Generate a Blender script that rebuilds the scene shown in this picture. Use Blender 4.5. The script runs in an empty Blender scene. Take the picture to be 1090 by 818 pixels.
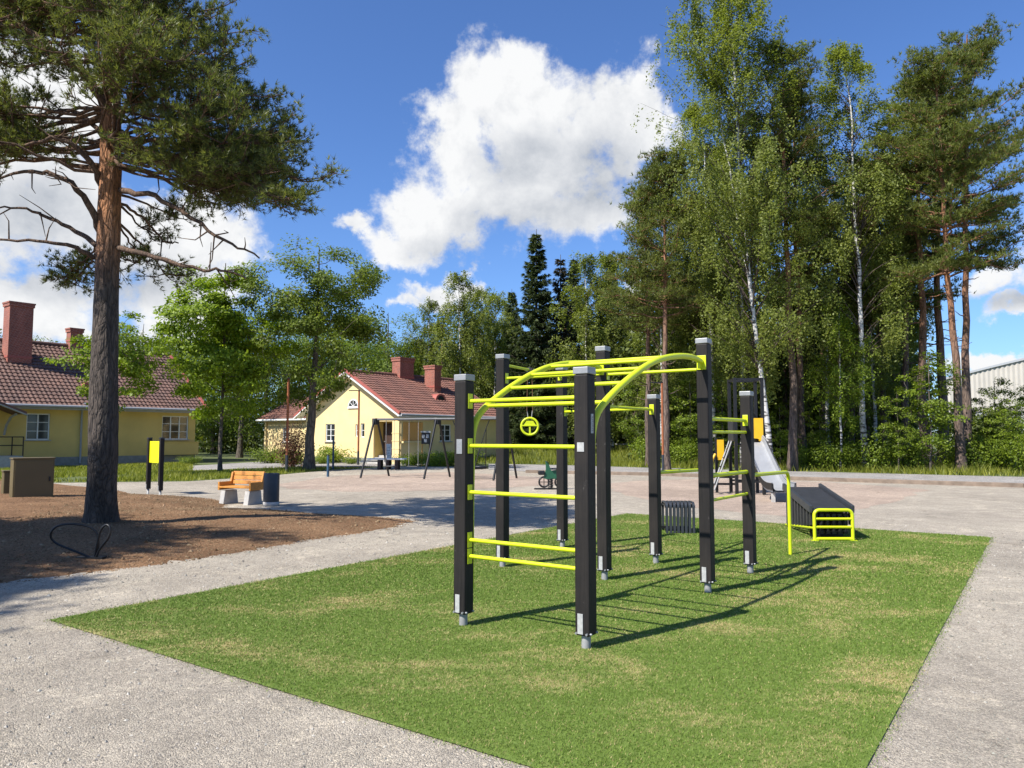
import bpy, math, random
import numpy as np
from mathutils import Vector, Matrix
R_ = math.radians
C = bpy.context.scene.collection
scene = bpy.context.scene
random.seed(5)
RNG = np.random.default_rng(11)

# ------------------------------------------------------------------ camera
CAM_H, F, PITCH = 1.6, 800.0, R_(4.0)
cam_d = bpy.data.cameras.new('camera'); cam = bpy.data.objects.new('camera', cam_d); C.objects.link(cam)
cam.location = (0, 0, CAM_H); cam.rotation_euler = (R_(90) + PITCH, 0, 0)
cam_d.sensor_width = 36; cam_d.lens = F / 1090 * 36; cam_d.clip_end = 2000; cam_d.clip_start = 0.05
scene.camera = cam
CP, SP = math.cos(PITCH), math.sin(PITCH)
def ray(px, py):
    X, Y = (px - 545) / F, (409 - py) / F
    return np.array([X, CP - SP * Y, SP + CP * Y])
def at(px, py, z=0.0):                       # where a photograph pixel meets the ground
    d = ray(px, py); k = (z - CAM_H) / d[2]
    return np.array([d[0] * k, d[1] * k, z])
def pt(px, py, Y):                           # ... or the upright plane at distance Y
    d = ray(px, py); k = Y / d[1]
    return np.array([d[0] * k, Y, CAM_H + d[2] * k])
def px_at(px, Y, z=0.0):
    return np.array([(px - 545) / F * Y, Y, z])

# ------------------------------------------------------------------ mesh helpers
def unit(a):
    a = np.asarray(a, float); return a / (np.linalg.norm(a) + 1e-12)
class MB:
    def __init__(s): s.v = []; s.f = []; s.sm = []; s.n = 0
    def add(s, V, Fs, smooth=False):
        V = np.asarray(V, float).reshape(-1, 3)
        for f in Fs: s.f.append(tuple(int(i) + s.n for i in f)); s.sm.append(smooth)
        s.v.append(V); s.n += len(V); return s
    def frame_box(s, c, ax, ay, az, sx, sy, sz):
        c = np.asarray(c, float); V = []
        for k in (-1, 1):
            for j in (-1, 1):
                for i in (-1, 1): V.append(c + ax * (i * sx / 2) + ay * (j * sy / 2) + az * (k * sz / 2))
        return s.add(V, [(0, 2, 3, 1), (4, 5, 7, 6), (0, 1, 5, 4), (2, 6, 7, 3), (0, 4, 6, 2), (1, 3, 7, 5)])
    def box(s, c, size, rz=0.0):
        ca, sa = math.cos(rz), math.sin(rz)
        return s.frame_box(c, np.array([ca, sa, 0]), np.array([-sa, ca, 0]), np.array([0, 0, 1.]), *size)
    def beam(s, p0, p1, w, h, up=(0, 0, 1)):
        p0, p1 = np.asarray(p0, float), np.asarray(p1, float); d = p1 - p0; L = np.linalg.norm(d); d = d / L
        side = np.cross(np.asarray(up, float), d)
        if np.linalg.norm(side) < 1e-4: side = np.array([1., 0, 0])
        side = unit(side); u = np.cross(d, side)
        return s.frame_box((p0 + p1) / 2, d, side, u, L, w, h)
    def tube(s, P, r, seg=10, cap=True, closed=False):
        P = np.asarray(P, float); n = len(P); r = np.full(n, r) if np.isscalar(r) else np.asarray(r, float)
        T = np.gradient(P, axis=0) if not closed else np.roll(P, -1, 0) - np.roll(P, 1, 0)
        T /= np.linalg.norm(T, axis=1)[:, None] + 1e-12
        a = np.array([0, 0, 1.]) if abs(T[0][2]) < .9 else np.array([1., 0, 0])
        N = unit(np.cross(T[0], a)); V = []
        th = np.linspace(0, 2 * np.pi, seg, endpoint=False)
        for i in range(n):
            N = unit(N - T[i] * np.dot(N, T[i])); B = np.cross(T[i], N)
            V.append(P[i] + r[i] * (np.cos(th)[:, None] * N + np.sin(th)[:, None] * B))
        V = np.concatenate(V); Fs = []
        m = n if closed else n - 1
        for i in range(m):
            a0, b0 = i * seg, ((i + 1) % n) * seg
            for j in range(seg):
                k = (j + 1) % seg; Fs.append((a0 + j, a0 + k, b0 + k, b0 + j))
        s.add(V, Fs, True)
        if cap and not closed:
            s.add(V[:seg], [tuple(reversed(range(seg)))]); s.add(V[-seg:], [tuple(range(seg))])
        return s
    def lathe(s, prof, c, seg=20):
        c = np.asarray(c, float); V = []; th = np.linspace(0, 2 * np.pi, seg, endpoint=False); Fs = []
        for r, z in prof: V.append(np.stack([c[0] + r * np.cos(th), c[1] + r * np.sin(th), np.full(seg, c[2] + z)], 1))
        for i in range(len(prof) - 1):
            for j in range(seg):
                k = (j + 1) % seg; Fs.append((i * seg + j, i * seg + k, (i + 1) * seg + k, (i + 1) * seg + j))
        return s.add(np.concatenate(V), Fs, True)
    def prism(s, poly, ext):
        P = np.asarray(poly, float); n = len(P); e = np.asarray(ext, float)
        Fs = [tuple(reversed(range(n))), tuple(range(n, 2 * n))] + [(i, (i + 1) % n, n + (i + 1) % n, n + i) for i in range(n)]
        return s.add(np.concatenate([P, P + e]), Fs)
    def arrays(s): return (np.concatenate(s.v) if s.v else np.zeros((0, 3)))

ORG = {}
def link(o, parent):
    C.objects.link(o)
    if parent is not None: o.parent = parent
def obj(name, mb, m, parent=None, bevel=0.0, org=None):
    me = bpy.data.meshes.new(name); V = mb.arrays()
    off = np.zeros(3) if parent is None else ORG[parent.name]
    if parent is None and org is not None: off = np.asarray(org, float)
    V = V - off
    me.from_pydata([tuple(p) for p in V], [], mb.f); me.polygons.foreach_set('use_smooth', mb.sm)
    me.materials.append(m); me.update()
    o = bpy.data.objects.new(name, me); link(o, parent); ORG[o.name] = off
    if parent is None: o.location = off
    if bevel:
        b = o.modifiers.new('bevel', 'BEVEL'); b.width = bevel; b.segments = 2; b.limit_method = 'ANGLE'; b.angle_limit = R_(40)
    return o
def fast(name, V, Fc, m, parent=None, smooth=False):           # one uniform-face mesh from arrays
    V = np.asarray(V, np.float32); Fc = np.asarray(Fc, np.int32); k = Fc.shape[1]
    off = np.zeros(3) if parent is None else ORG[parent.name]
    me = bpy.data.meshes.new(name); me.vertices.add(len(V)); me.vertices.foreach_set('co', (V - off).astype(np.float32).ravel())
    me.loops.add(Fc.size); me.loops.foreach_set('vertex_index', Fc.ravel())
    me.polygons.add(len(Fc)); me.polygons.foreach_set('loop_start', np.arange(len(Fc), dtype=np.int32) * k)
    me.polygons.foreach_set('use_smooth', np.full(len(Fc), smooth))
    me.update(calc_edges=True); me.materials.append(m)
    o = bpy.data.objects.new(name, me); link(o, parent); ORG[o.name] = off; return o
def thing(name, label, cat, loc=(0, 0, 0), group=None):
    o = bpy.data.objects.new(name, None); o.empty_display_size = .2; C.objects.link(o); o.location = tuple(loc)
    ORG[o.name] = np.asarray(loc, float); return tag(o, label, cat, group)
def tag(o, label, cat, group=None):
    o['label'] = label; o['category'] = cat
    if group: o['group'] = group
    return o
def kind(o, k, label=None):
    o['kind'] = k
    if label: o['label'] = label
    return o
def copy_tree(src, loc=None, rz=0.0, sc=1.0, label=None, group=None, parent=None):
    o = src.copy(); C.objects.link(o); ORG[o.name] = ORG[src.name]
    if parent is not None: o.parent = parent
    else:
        o.location = tuple(loc); o.rotation_euler = (0, 0, rz); o.scale = (sc, sc, sc) if np.isscalar(sc) else sc
        if label: o['label'] = label
        if group: o['group'] = group
    for ch in list(src.children): copy_tree(ch, parent=o)
    return o

# ------------------------------------------------------------------ materials
def new_mat(name):
    m = bpy.data.materials.new(name); m.use_nodes = True; nt = m.node_tree
    return m, nt, nt.nodes['Principled BSDF'], nt.nodes['Material Output']
def N(nt, t, **kw):
    n = nt.nodes.new(t)
    for k, v in kw.items():
        if k in n.inputs: n.inputs[k].default_value = v
        else: setattr(n, k, v)
    return n
def noise(nt, scale, detail=4, rough=.55, vec=None, dist=0.0):
    n = N(nt, 'ShaderNodeTexNoise'); n.inputs['Scale'].default_value = scale; n.inputs['Detail'].default_value = detail
    n.inputs['Roughness'].default_value = rough; n.inputs['Distortion'].default_value = dist
    if vec is not None: nt.links.new(vec, n.inputs['Vector'])
    return n.outputs['Fac']
def ramp(nt, fac, stops):
    n = N(nt, 'ShaderNodeValToRGB'); e = n.color_ramp.elements
    while len(e) < len(stops): e.new(.5)
    for x, (p, c) in zip(e, stops): x.position = p; x.color = (*c, 1) if len(c) == 3 else c
    nt.links.new(fac, n.inputs['Fac']); return n.outputs['Color']
def mix(nt, fac, a, b, mode='MIX'):
    n = N(nt, 'ShaderNodeMix', data_type='RGBA', blend_type=mode)
    for v, i in ((fac, 0), (a, 6), (b, 7)):
        if hasattr(v, 'links') or isinstance(v, bpy.types.NodeSocket): nt.links.new(v, n.inputs[i])
        else: n.inputs[i].default_value = (*v, 1) if isinstance(v, (tuple, list)) and len(v) == 3 else v
    return n.outputs[2]
def math_(nt, op, a, b=None, c=None, clamp=False):
    n = N(nt, 'ShaderNodeMath', operation=op, use_clamp=clamp)
    for i, v in enumerate((a, b, c)):
        if v is None: continue
        if isinstance(v, bpy.types.NodeSocket): nt.links.new(v, n.inputs[i])
        else: n.inputs[i].default_value = v
    return n.outputs[0]
def objco(nt, scale=(1, 1, 1)):
    t = N(nt, 'ShaderNodeTexCoord'); mp = N(nt, 'ShaderNodeMapping'); mp.inputs['Scale'].default_value = scale
    nt.links.new(t.outputs['Object'], mp.inputs['Vector']); return mp.outputs['Vector']
def bump(nt, p, h, strength, dist=.01):
    b = N(nt, 'ShaderNodeBump'); b.inputs['Strength'].default_value = strength; b.inputs['Distance'].default_value = dist
    nt.links.new(h, b.inputs['Height']); nt.links.new(b.outputs['Normal'], p.inputs['Normal'])
def sc3(c, k): return tuple(min(1, x * k) for x in c)
def mat(name, col, rough=.6, metal=0.0, var=.18, scale=6, bmp=0.0, bscale=80, spec=.5, stretch=(1, 1, 1), coat=0.0):
    m, nt, p, out = new_mat(name); co = objco(nt, stretch)
    c = ramp(nt, noise(nt, scale, 6, .6, co), [(.3, sc3(col, 1 - var)), (.7, sc3(col, 1 + var))])
    nt.links.new(c, p.inputs['Base Color']); p.inputs['Metallic'].default_value = metal
    p.inputs['Specular IOR Level'].default_value = spec; p.inputs['Coat Weight'].default_value = coat
    r = N(nt, 'ShaderNodeMapRange'); r.inputs[3].default_value = max(0, rough - .12); r.inputs[4].default_value = min(1, rough + .12)
    nt.links.new(noise(nt, scale * 4, 3, .6, co), r.inputs[0]); nt.links.new(r.outputs[0], p.inputs['Roughness'])
    if bmp: bump(nt, p, noise(nt, bscale, 5, .65, co), bmp)
    return m
def leaf_mat(name, dark, light, trans=.3, rough=.5, spec=.3, tcol=None):
    m, nt, p, out = new_mat(name); g = N(nt, 'ShaderNodeNewGeometry'); co = objco(nt)
    a = ramp(nt, g.outputs['Random Per Island'], [(0, dark), (1, light)])
    big = ramp(nt, noise(nt, .9, 2, .5, co), [(.3, (.72, .76, .7)), (.7, (1.2, 1.16, 1.1))])
    c = mix(nt, 1.0, a, big, 'MULTIPLY')
    oi = N(nt, 'ShaderNodeObjectInfo'); hs = N(nt, 'ShaderNodeHueSaturation')
    nt.links.new(c, hs.inputs['Color'])
    mr = N(nt, 'ShaderNodeMapRange'); mr.inputs[3].default_value = .82; mr.inputs[4].default_value = 1.15
    nt.links.new(oi.outputs['Random'], mr.inputs[0]); nt.links.new(mr.outputs[0], hs.inputs['Value'])
    nt.links.new(hs.outputs['Color'], p.inputs['Base Color']); p.inputs['Roughness'].default_value = rough
    p.inputs['Specular IOR Level'].default_value = spec
    t = N(nt, 'ShaderNodeBsdfTranslucent')
    tc = mix(nt, 1.0, hs.outputs['Color'], tcol or (1.25, 1.3, .6), 'MULTIPLY'); nt.links.new(tc, t.inputs['Color'])
    ms = N(nt, 'ShaderNodeMixShader'); ms.inputs[0].default_value = trans
    nt.links.new(p.outputs[0], ms.inputs[1]); nt.links.new(t.outputs[0], ms.inputs[2]); nt.links.new(ms.outputs[0], out.inputs['Surface'])
    return m

M = {}
M['lime'] = mat('lime_paint', (.56, .64, .012), .38, var=.05, scale=3, spec=.5)
M['post'] = mat('dark_composite', (.017, .0145, .0135), .55, var=.35, scale=3, bmp=.12, bscale=30, stretch=(30, 30, 1.2))
M['alu'] = mat('aluminium', (.30, .305, .31), .5, .4, var=.1, scale=10)
M['steel'] = mat('galvanised_steel', (.30, .30, .295), .65, .15, var=.15, scale=12)
def post_mat():
    m, nt, p, o = new_mat('dark_composite_scuffed'); co = objco(nt, (30, 30, 1.2)); c0 = objco(nt)
    c = ramp(nt, noise(nt, 3, 6, .6, co), [(.3, (.0115, .0100, .0095)), (.7, (.0225, .0195, .018))])
    sc_ = ramp(nt, noise(nt, 7, 8, .75, objco(nt, (1.6, 1.6, .8)), 1.2), [(.63, (0, 0, 0)), (.70, (1, 1, 1))])
    d = ramp(nt, noise(nt, 2.2, 5, .6, c0), [(.45, (0, 0, 0)), (.8, (.5, .5, .5))])
    c = mix(nt, math_(nt, 'MULTIPLY', sc_, .42), c, (.16, .15, .14)); c = mix(nt, math_(nt, 'MULTIPLY', d, .16), c, (.16, .13, .10))
    nt.links.new(c, p.inputs['Base Color']); p.inputs['Roughness'].default_value = .6; p.inputs['Specular IOR Level'].default_value = .22
    bump(nt, p, noise(nt, 30, 4, .6, co), .12); return m
M['post'] = post_mat()
M['plate'] = mat('pale_plate', (.40, .40, .385), .5, .1, var=.2, scale=30)
M['blackmetal'] = mat('black_metal', (.018, .018, .019), .42, .3, var=.2)
M['darkplastic'] = mat('dark_plastic', (.03, .031, .034), .5, var=.25, scale=8, bmp=.1)
M['anthracite'] = mat('anthracite_metal', (.042, .047, .055), .45, .2, var=.12)
M['strap'] = mat('brown_strap', (.25, .13, .07), .8, var=.15, scale=40)
M['wood'] = mat('orange_wood', (.52, .22, .035), .5, var=.25, scale=4, stretch=(4, 4, 12), bmp=.1, bscale=20)
M['concrete'] = mat('concrete', (.42, .40, .37), .85, var=.15, scale=7, bmp=.3, bscale=60)
M['yellowpanel'] = mat('yellow_panel', (.72, .42, .012), .4, var=.06)
M['signyellow'] = mat('yellow_sign', (.78, .78, .01), .4, var=.04)
M['slidesteel'] = mat('slide_steel', (.33, .335, .34), .42, .2, var=.1, scale=3)
M['olive'] = mat('olive_cabinet_paint', (.12, .09, .036), .55, var=.1, scale=2)
M['beamgrey'] = mat('dark_grey_beam', (.07, .073, .077), .5)
M['rust'] = mat('rust_steel', (.30, .095, .035), .75, var=.3, scale=6, stretch=(1, 1, .4))
M['white'] = mat('white_paint', (.75, .75, .73), .55, var=.05)
M['greypaint'] = mat('grey_paint', (.33, .34, .35), .5, var=.08)
M['yplaster'] = mat('yellow_plaster', (.74, .575, .285), .9, var=.09, scale=.9, bmp=.15, bscale=25)
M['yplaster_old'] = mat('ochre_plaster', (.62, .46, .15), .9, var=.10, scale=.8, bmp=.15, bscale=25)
M['plinth'] = mat('stone_plinth', (.24, .24, .22), .9, var=.2, scale=4)
M['redtrim'] = mat('red_trim', (.36, .10, .075), .6, var=.1)
M['brown'] = mat('dark_door', (.045, .022, .015), .6, var=.2)
M['blind'] = mat('tan_blind', (.78, .40, .12), .8, var=.06)
M['rail_red'] = mat('dark_rail', (.03, .018, .016), .6)
M['green'] = mat('green_plastic', (.015, .09, .045), .45)
M['bluepaint'] = mat('blue_paint', (.03, .075, .13), .5)
def glass_mat():
    m, nt, p, o = new_mat('window_glass'); p.inputs['Base Color'].default_value = (.03, .035, .035, 1)
    p.inputs['Roughness'].default_value = .06; p.inputs['Specular IOR Level'].default_value = .8; return m
M['glass'] = glass_mat()
def brick_mat():
    m, nt, p, o = new_mat('chimney_brick'); co = objco(nt)
    t = N(nt, 'ShaderNodeTexBrick'); t.inputs['Scale'].default_value = 3.2; t.inputs['Color1'].default_value = (.34, .10, .06, 1)
    t.inputs['Color2'].default_value = (.25, .075, .05, 1); t.inputs['Mortar'].default_value = (.38, .27, .22, 1); t.inputs['Mortar Size'].default_value = .018
    mp = N(nt, 'ShaderNodeMapping'); mp.inputs['Rotation'].default_value = (R_(90), 0, R_(30)); nt.links.new(co, mp.inputs['Vector'])
    nt.links.new(mp.outputs[0], t.inputs['Vector'])
    c = mix(nt, 1.0, t.outputs['Color'], ramp(nt, noise(nt, 2.5, 5), [(.3, (.75, .75, .75)), (.7, (1.15, 1.1, 1.1))]), 'MULTIPLY')
    nt.links.new(c, p.inputs['Base Color']); p.inputs['Roughness'].default_value = .9; return m
M['brick'] = brick_mat()
def tile_mat(name, a, b):
    m, nt, p, o = new_mat(name); co = objco(nt)
    n1 = noise(nt, .8, 5, .6, co); n2 = N(nt, 'ShaderNodeTexVoronoi'); n2.inputs['Scale'].default_value = 3.2; nt.links.new(co, n2.inputs['Vector'])
    c = mix(nt, n2.outputs['Color'], a, b)
    c = mix(nt, 1.0, c, ramp(nt, n1, [(.3, (.7, .7, .72)), (.7, (1.2, 1.15, 1.1))]), 'MULTIPLY')
    nt.links.new(c, p.inputs['Base Color']); p.inputs['Roughness'].default_value = .75; return m
M['tile'] = tile_mat('clay_roof_tile', (.215, .098, .068), (.15, .072, .055))
M['tile_old'] = tile_mat('weathered_roof_tile', (.16, .086, .062), (.11, .064, .050))
def bark_mat(name, low, high, z0, z1, sc=9.0, white=False, b=.9):
    m, nt, p, o = new_mat(name); co = objco(nt, (1, 1, .22))
    v = N(nt, 'ShaderNodeTexVoronoi', feature='DISTANCE_TO_EDGE'); v.inputs['Scale'].default_value = sc; v.inputs['Randomness'].default_value = 1
    w = N(nt, 'ShaderNodeVectorMath', operation='ADD'); nn = N(nt, 'ShaderNodeTexNoise'); nn.inputs['Scale'].default_value = 5; nt.links.new(co, nn.inputs['Vector'])
    nt.links.new(co, w.inputs[0])
    sm = N(nt, 'ShaderNodeVectorMath', operation='SCALE'); sm.inputs['Scale'].default_value = .16; nt.links.new(nn.outputs['Color'], sm.inputs[0])
    nt.links.new(sm.outputs[0], w.inputs[1]); nt.links.new(w.outputs[0], v.inputs['Vector'])
    v3 = N(nt, 'ShaderNodeTexVoronoi', feature='DISTANCE_TO_EDGE'); v3.inputs['Scale'].default_value = sc * 2.3; nt.links.new(w.outputs[0], v3.inputs['Vector'])
    dsum = math_(nt, 'ADD', math_(nt, 'MINIMUM', v.outputs['Distance'], .22), math_(nt, 'MULTIPLY', math_(nt, 'MINIMUM', v3.outputs['Distance'], .2), .5))
    dsum = math_(nt, 'ADD', dsum, math_(nt, 'MULTIPLY', noise(nt, 16, 6, .7, co), .22))
    crack = ramp(nt, dsum, [(.08, (.3,) * 3), (.30, (1,) * 3), (.45, (1.25,) * 3)])
    t = N(nt, 'ShaderNodeTexCoord'); sp = N(nt, 'ShaderNodeSeparateXYZ'); nt.links.new(t.outputs['Object'], sp.inputs[0])
    zz = math_(nt, 'ADD', sp.outputs['Z'], math_(nt, 'MULTIPLY', noise(nt, 1.6, 4), (z1 - z0) * .9))
    mr = N(nt, 'ShaderNodeMapRange'); mr.inputs[1].default_value = z0 + (z1 - z0) * .45; mr.inputs[2].default_value = z1 + (z1 - z0) * .45; nt.links.new(zz, mr.inputs[0])
    c = mix(nt, mr.outputs[0], low, high)
    c = mix(nt, 1.0, c, ramp(nt, noise(nt, 7, 6), [(.3, (.7,) * 3), (.75, (1.3,) * 3)]), 'MULTIPLY')
    c = mix(nt, 1.0, c, crack, 'MULTIPLY'); nt.links.new(c, p.inputs['Base Color']); p.inputs['Roughness'].default_value = .92
    bump(nt, p, dsum, b, .10); return m
M['pinebark'] = bark_mat('pine_bark', (.085, .066, .053), (.37, .17, .078), 3.9, 5.2, 15.0)
M['pinebark_far'] = bark_mat('pine_bark_distant', (.13, .092, .072), (.31, .15, .08), 4.5, 9, 7)
M['oldbark'] = bark_mat('grey_bark', (.11, .09, .07), (.14, .115, .09), 0, 6, 8)
def birch_bark():
    m, nt, p, o = new_mat('birch_bark'); co = objco(nt, (1.6, 1.6, 6))
    n1 = noise(nt, 1.6, 5, .6, co)
    t = N(nt, 'ShaderNodeTexCoord'); sp = N(nt, 'ShaderNodeSeparateXYZ'); nt.links.new(t.outputs['Object'], sp.inputs[0])
    mr = N(nt, 'ShaderNodeMapRange'); mr.inputs[1].default_value = 0; mr.inputs[2].default_value = 3.0; mr.inputs[3].default_value = .17; mr.inputs[4].default_value = 0; nt.links.new(sp.outputs['Z'], mr.inputs[0])
    c = ramp(nt, math_(nt, 'SUBTRACT', n1, mr.outputs[0]), [(.38, (.05, .045, .04)), (.46, (.50, .48, .45)), (.8, (.66, .64, .61))])
    nt.links.new(c, p.inputs['Base Color']); p.inputs['Roughness'].default_value = .8; return m
M['birchbark'] = birch_bark()
M['twig'] = mat('twig_bark', (.07, .05, .038), .9, var=.25, scale=6)
M['needle_near'] = leaf_mat('pine_needles_near', (.080, .108, .034), (.225, .238, .072), .38, .45, .4)
M['needle'] = leaf_mat('pine_needles', (.098, .130, .034), (.245, .268, .076), .42)
M['spruce'] = leaf_mat('spruce_needles', (.038, .062, .024), (.115, .145, .052), .28)
M['brownspruce'] = leaf_mat('dying_spruce_needles', (.05, .05, .025), (.14, .11, .06), .1)
M['birch'] = leaf_mat('birch_leaves', (.135, .170, .034), (.290, .325, .075), .48)
M['maple'] = leaf_mat('maple_leaves', (.125, .195, .015), (.295, .385, .030), .46)
M['oak'] = leaf_mat('elm_leaves', (.100, .150, .020), (.240, .300, .042), .44)
M['dense'] = leaf_mat('dark_deciduous_leaves', (.090, .142, .018), (.205, .270, .036), .44)
M['redleaf'] = leaf_mat('red_brown_leaves', (.07, .032, .02), (.17, .07, .04), .25)
M['shrub'] = leaf_mat('shrub_leaves', (.100, .155, .015), (.245, .315, .030), .42)
M['farleaf'] = leaf_mat('far_wood_leaves', (.072, .100, .022), (.190, .230, .046), .4)
M['grassblade'] = leaf_mat('meadow_grass_blades', (.12, .155, .018), (.34, .345, .060), .42)
M['weed'] = leaf_mat('weed_leaves', (.04, .10, .015), (.12, .2, .03), .3)
# ------------------------------------------------------------------ ground materials
def gravel_mat(name, base, pink=0.0, shadecol=None):
    m, nt, p, o = new_mat(name); co = objco(nt)
    v = N(nt, 'ShaderNodeTexVoronoi'); v.inputs['Scale'].default_value = 120; nt.links.new(co, v.inputs['Vector'])
    v2 = N(nt, 'ShaderNodeTexVoronoi'); v2.inputs['Scale'].default_value = 38; nt.links.new(co, v2.inputs['Vector'])
    st = ramp(nt, v.outputs['Color'], [(0, (.55,) * 3), (.55, (1.0, .985, .965)), (1, (1.42, 1.38, 1.32))])
    st2 = ramp(nt, v2.outputs['Color'], [(0, (.8,) * 3), (.8, (1.0,) * 3), (1, (1.18, 1.16, 1.12))])
    big = ramp(nt, noise(nt, .35, 5, .6, co, .6), [(.35, (.84, .83, .82)), (.65, (1.1, 1.09, 1.07))])
    mid = ramp(nt, noise(nt, 2.6, 5, .65, co), [(.3, (.86,) * 3), (.7, (1.12,) * 3)])
    c = mix(nt, 1.0, base, st, 'MULTIPLY')
    drift = ramp(nt, noise(nt, 1.3, 7, .72, co, 1.8), [(.54, (1.0,) * 3), (.62, (1.22, 1.21, 1.18))]); damp = ramp(nt, noise(nt, 1.7, 7, .75, objco(nt, (1.3, .6, 1)), .8), [(.32, (.70, .68, .66)), (.40, (1.0,) * 3)])
    for x in (st2, big, mid, drift, damp): c = mix(nt, 1.0, c, x, 'MULTIPLY')
    nt.links.new(c, p.inputs['Base Color']); p.inputs['Roughness'].default_value = .95; p.inputs['Specular IOR Level'].default_value = .2
    h = math_(nt, 'ADD', math_(nt, 'MULTIPLY', v.outputs['Distance'], -.6), math_(nt, 'MULTIPLY', noise(nt, 30, 6, .7, co), 1.0))
    h = math_(nt, 'ADD', h, math_(nt, 'MULTIPLY', noise(nt, 2.2, 3, .6, co), 2.5))
    bump(nt, p, h, .8, .018); return m
M['gravel'] = gravel_mat('grey_gravel', (.43, .385, .318))
M['sand'] = gravel_mat('pink_sand', (.455, .362, .295))
M['asphalt'] = gravel_mat('pale_asphalt', (.36, .345, .33))
M['pebble'] = leaf_mat('pebble_stone', (.20, .18, .16), (.56, .52, .47), 0.0, .9, .2)
def soil_mat():
    m, nt, p, o = new_mat('brown_soil'); co = objco(nt)
    n1 = noise(nt, 26, 7, .7, co); n2 = noise(nt, .9, 5, .6, co, .4)
    c = ramp(nt, n1, [(.28, (.145, .078, .042)), (.52, (.255, .152, .085)), (.74, (.365, .245, .155))])
    c = mix(nt, 1.0, c, ramp(nt, n2, [(.35, (.78, .74, .7)), (.65, (1.15, 1.12, 1.05))]), 'MULTIPLY')
    nt.links.new(c, p.inputs['Base Color']); p.inputs['Roughness'].default_value = .97; p.inputs['Specular IOR Level'].default_value = .15
    bump(nt, p, math_(nt, 'ADD', n1, noise(nt, 6, 4, .6, co)), 1.0, .05); return m
M['soil'] = soil_mat()
M['clod'] = leaf_mat('soil_clods', (.13, .075, .042), (.37, .26, .165), 0.0, .95, .1)
def turf_mat(name, blade):
    m, nt, p, o = new_mat(name); co = objco(nt, (1.0, 1.0, 0.0))
    rot = N(nt, 'ShaderNodeMapping'); rot.inputs['Rotation'].default_value = (0, 0, R_(20)); rot.inputs['Scale'].default_value = (.8, 1.35, 0)
    nt.links.new(co, rot.inputs['Vector'])
    n1 = noise(nt, .95, 5, .62, rot.outputs[0], .3); n2 = noise(nt, 14, 4, .6, co); n3 = noise(nt, .5, 3, .5, co)
    k = math_(nt, 'ADD', math_(nt, 'ADD', n1, math_(nt, 'MULTIPLY', n3, .45)), math_(nt, 'MULTIPLY', n2, .32))
    mask = N(nt, 'ShaderNodeMapRange', interpolation_type='SMOOTHSTEP'); mask.inputs[1].default_value = .84; mask.inputs[2].default_value = 1.16; nt.links.new(k, mask.inputs[0])
    green = ramp(nt, n2, [(.25, (.113, .180, .028)), (.75, (.170, .252, .045))]); straw = (.44, .36, .16)
    if blade:
        g = N(nt, 'ShaderNodeNewGeometry')
        rv = ramp(nt, g.outputs['Random Per Island'], [(0, (.76, .79, .74)), (.8, (1.12, 1.10, 1.05)), (1, (1.5, 1.38, 1.3))])
        green = mix(nt, 1.0, green, rv, 'MULTIPLY')
        m2 = math_(nt, 'GREATER_THAN', math_(nt, 'ADD', math_(nt, 'MULTIPLY', mask.outputs[0], .6), .06), g.outputs['Random Per Island'])
        c = mix(nt, m2, green, straw)
    else:
        c = mix(nt, mask.outputs[0], sc3((.15, .215, .04), .8), sc3(straw, .8))
    nt.links.new(c, p.inputs['Base Color']); p.inputs['Roughness'].default_value = .6 if blade else .95; p.inputs['Specular IOR Level'].default_value = .25
    if blade:
        t = N(nt, 'ShaderNodeBsdfTranslucent'); nt.links.new(c, t.inputs['Color']); ms = N(nt, 'ShaderNodeMixShader'); ms.inputs[0].default_value = .25
        nt.links.new(p.outputs[0], ms.inputs[1]); nt.links.new(t.outputs[0], ms.inputs[2]); nt.links.new(ms.outputs[0], o.inputs['Surface'])
    return m
M['turf'] = turf_mat('turf_backing', False); M['turfblade'] = turf_mat('turf_blades', True)
M['forestfloor'] = mat('meadow_floor', (.085, .105, .03), .95, var=.45, scale=.5, bmp=.5, bscale=8)
M['kerb'] = mat('worn_kerb', (.20, .15, .11), .9, var=.35, scale=3, bmp=.3)

# ------------------------------------------------------------------ the ground
U = np.array([.578, .816, 0.]); V_ = np.array([.816, -.578, 0.])          # axes of the playground
Z = np.array([0, 0, 1.])
def sheet(name, pts, z, m, k='structure', jitter=0.0, step=.4):
    P = [np.array([p[0], p[1], z]) for p in pts]; Q = []
    for i in range(len(P)):
        a, b = P[i], P[(i + 1) % len(P)]; n = max(1, min(60, int(np.linalg.norm(b - a) / step))) if jitter else 1
        for j in range(n):
            q = a + (b - a) * j / n
            if jitter: q = q + np.array([*RNG.normal(0, jitter, 2), 0])
            Q.append(q)
    mb = MB(); mb.add(Q, [tuple(range(len(Q)))])
    o = obj(name, mb, m); o['kind'] = k
    if o.data.polygons[0].normal.z < 0: o.data.flip_normals()
    return o
th = np.linspace(0, 2 * np.pi, 72, endpoint=False)
sheet('ground', [(700 * math.cos(a), 700 * math.sin(a)) for a in th], -.03, M['forestfloor'])
g = lambda *L: [at(x, y)[:2] for x, y in L]
yard = [(-30, -12), (26, -12), (30, 14)] + g((1090, 517.5), (700, 505.5), (600, 503.5), (480, 497), (420, 496.5), (330, 502.5), (270, 508), (200, 512.5), (60, 514)) + [(-30, 27)]
sheet('gravel_yard', yard, -.008, M['gravel'])
path = g((1090, 508), (700, 498.5), (600, 495.5), (520, 494)) + g((520, 500), (600, 504), (700, 506), (1090, 518)) + [(34, 12.5), (38, 18.5)]
sheet('asphalt_path', path, .004, M['asphalt'])
sheet('gravel_footpath', g((200, 496), (280, 491.5), (440, 491), (470, 493), (430, 496), (280, 498), (200, 501)), -.012, M['asphalt'], jitter=.05)
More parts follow.
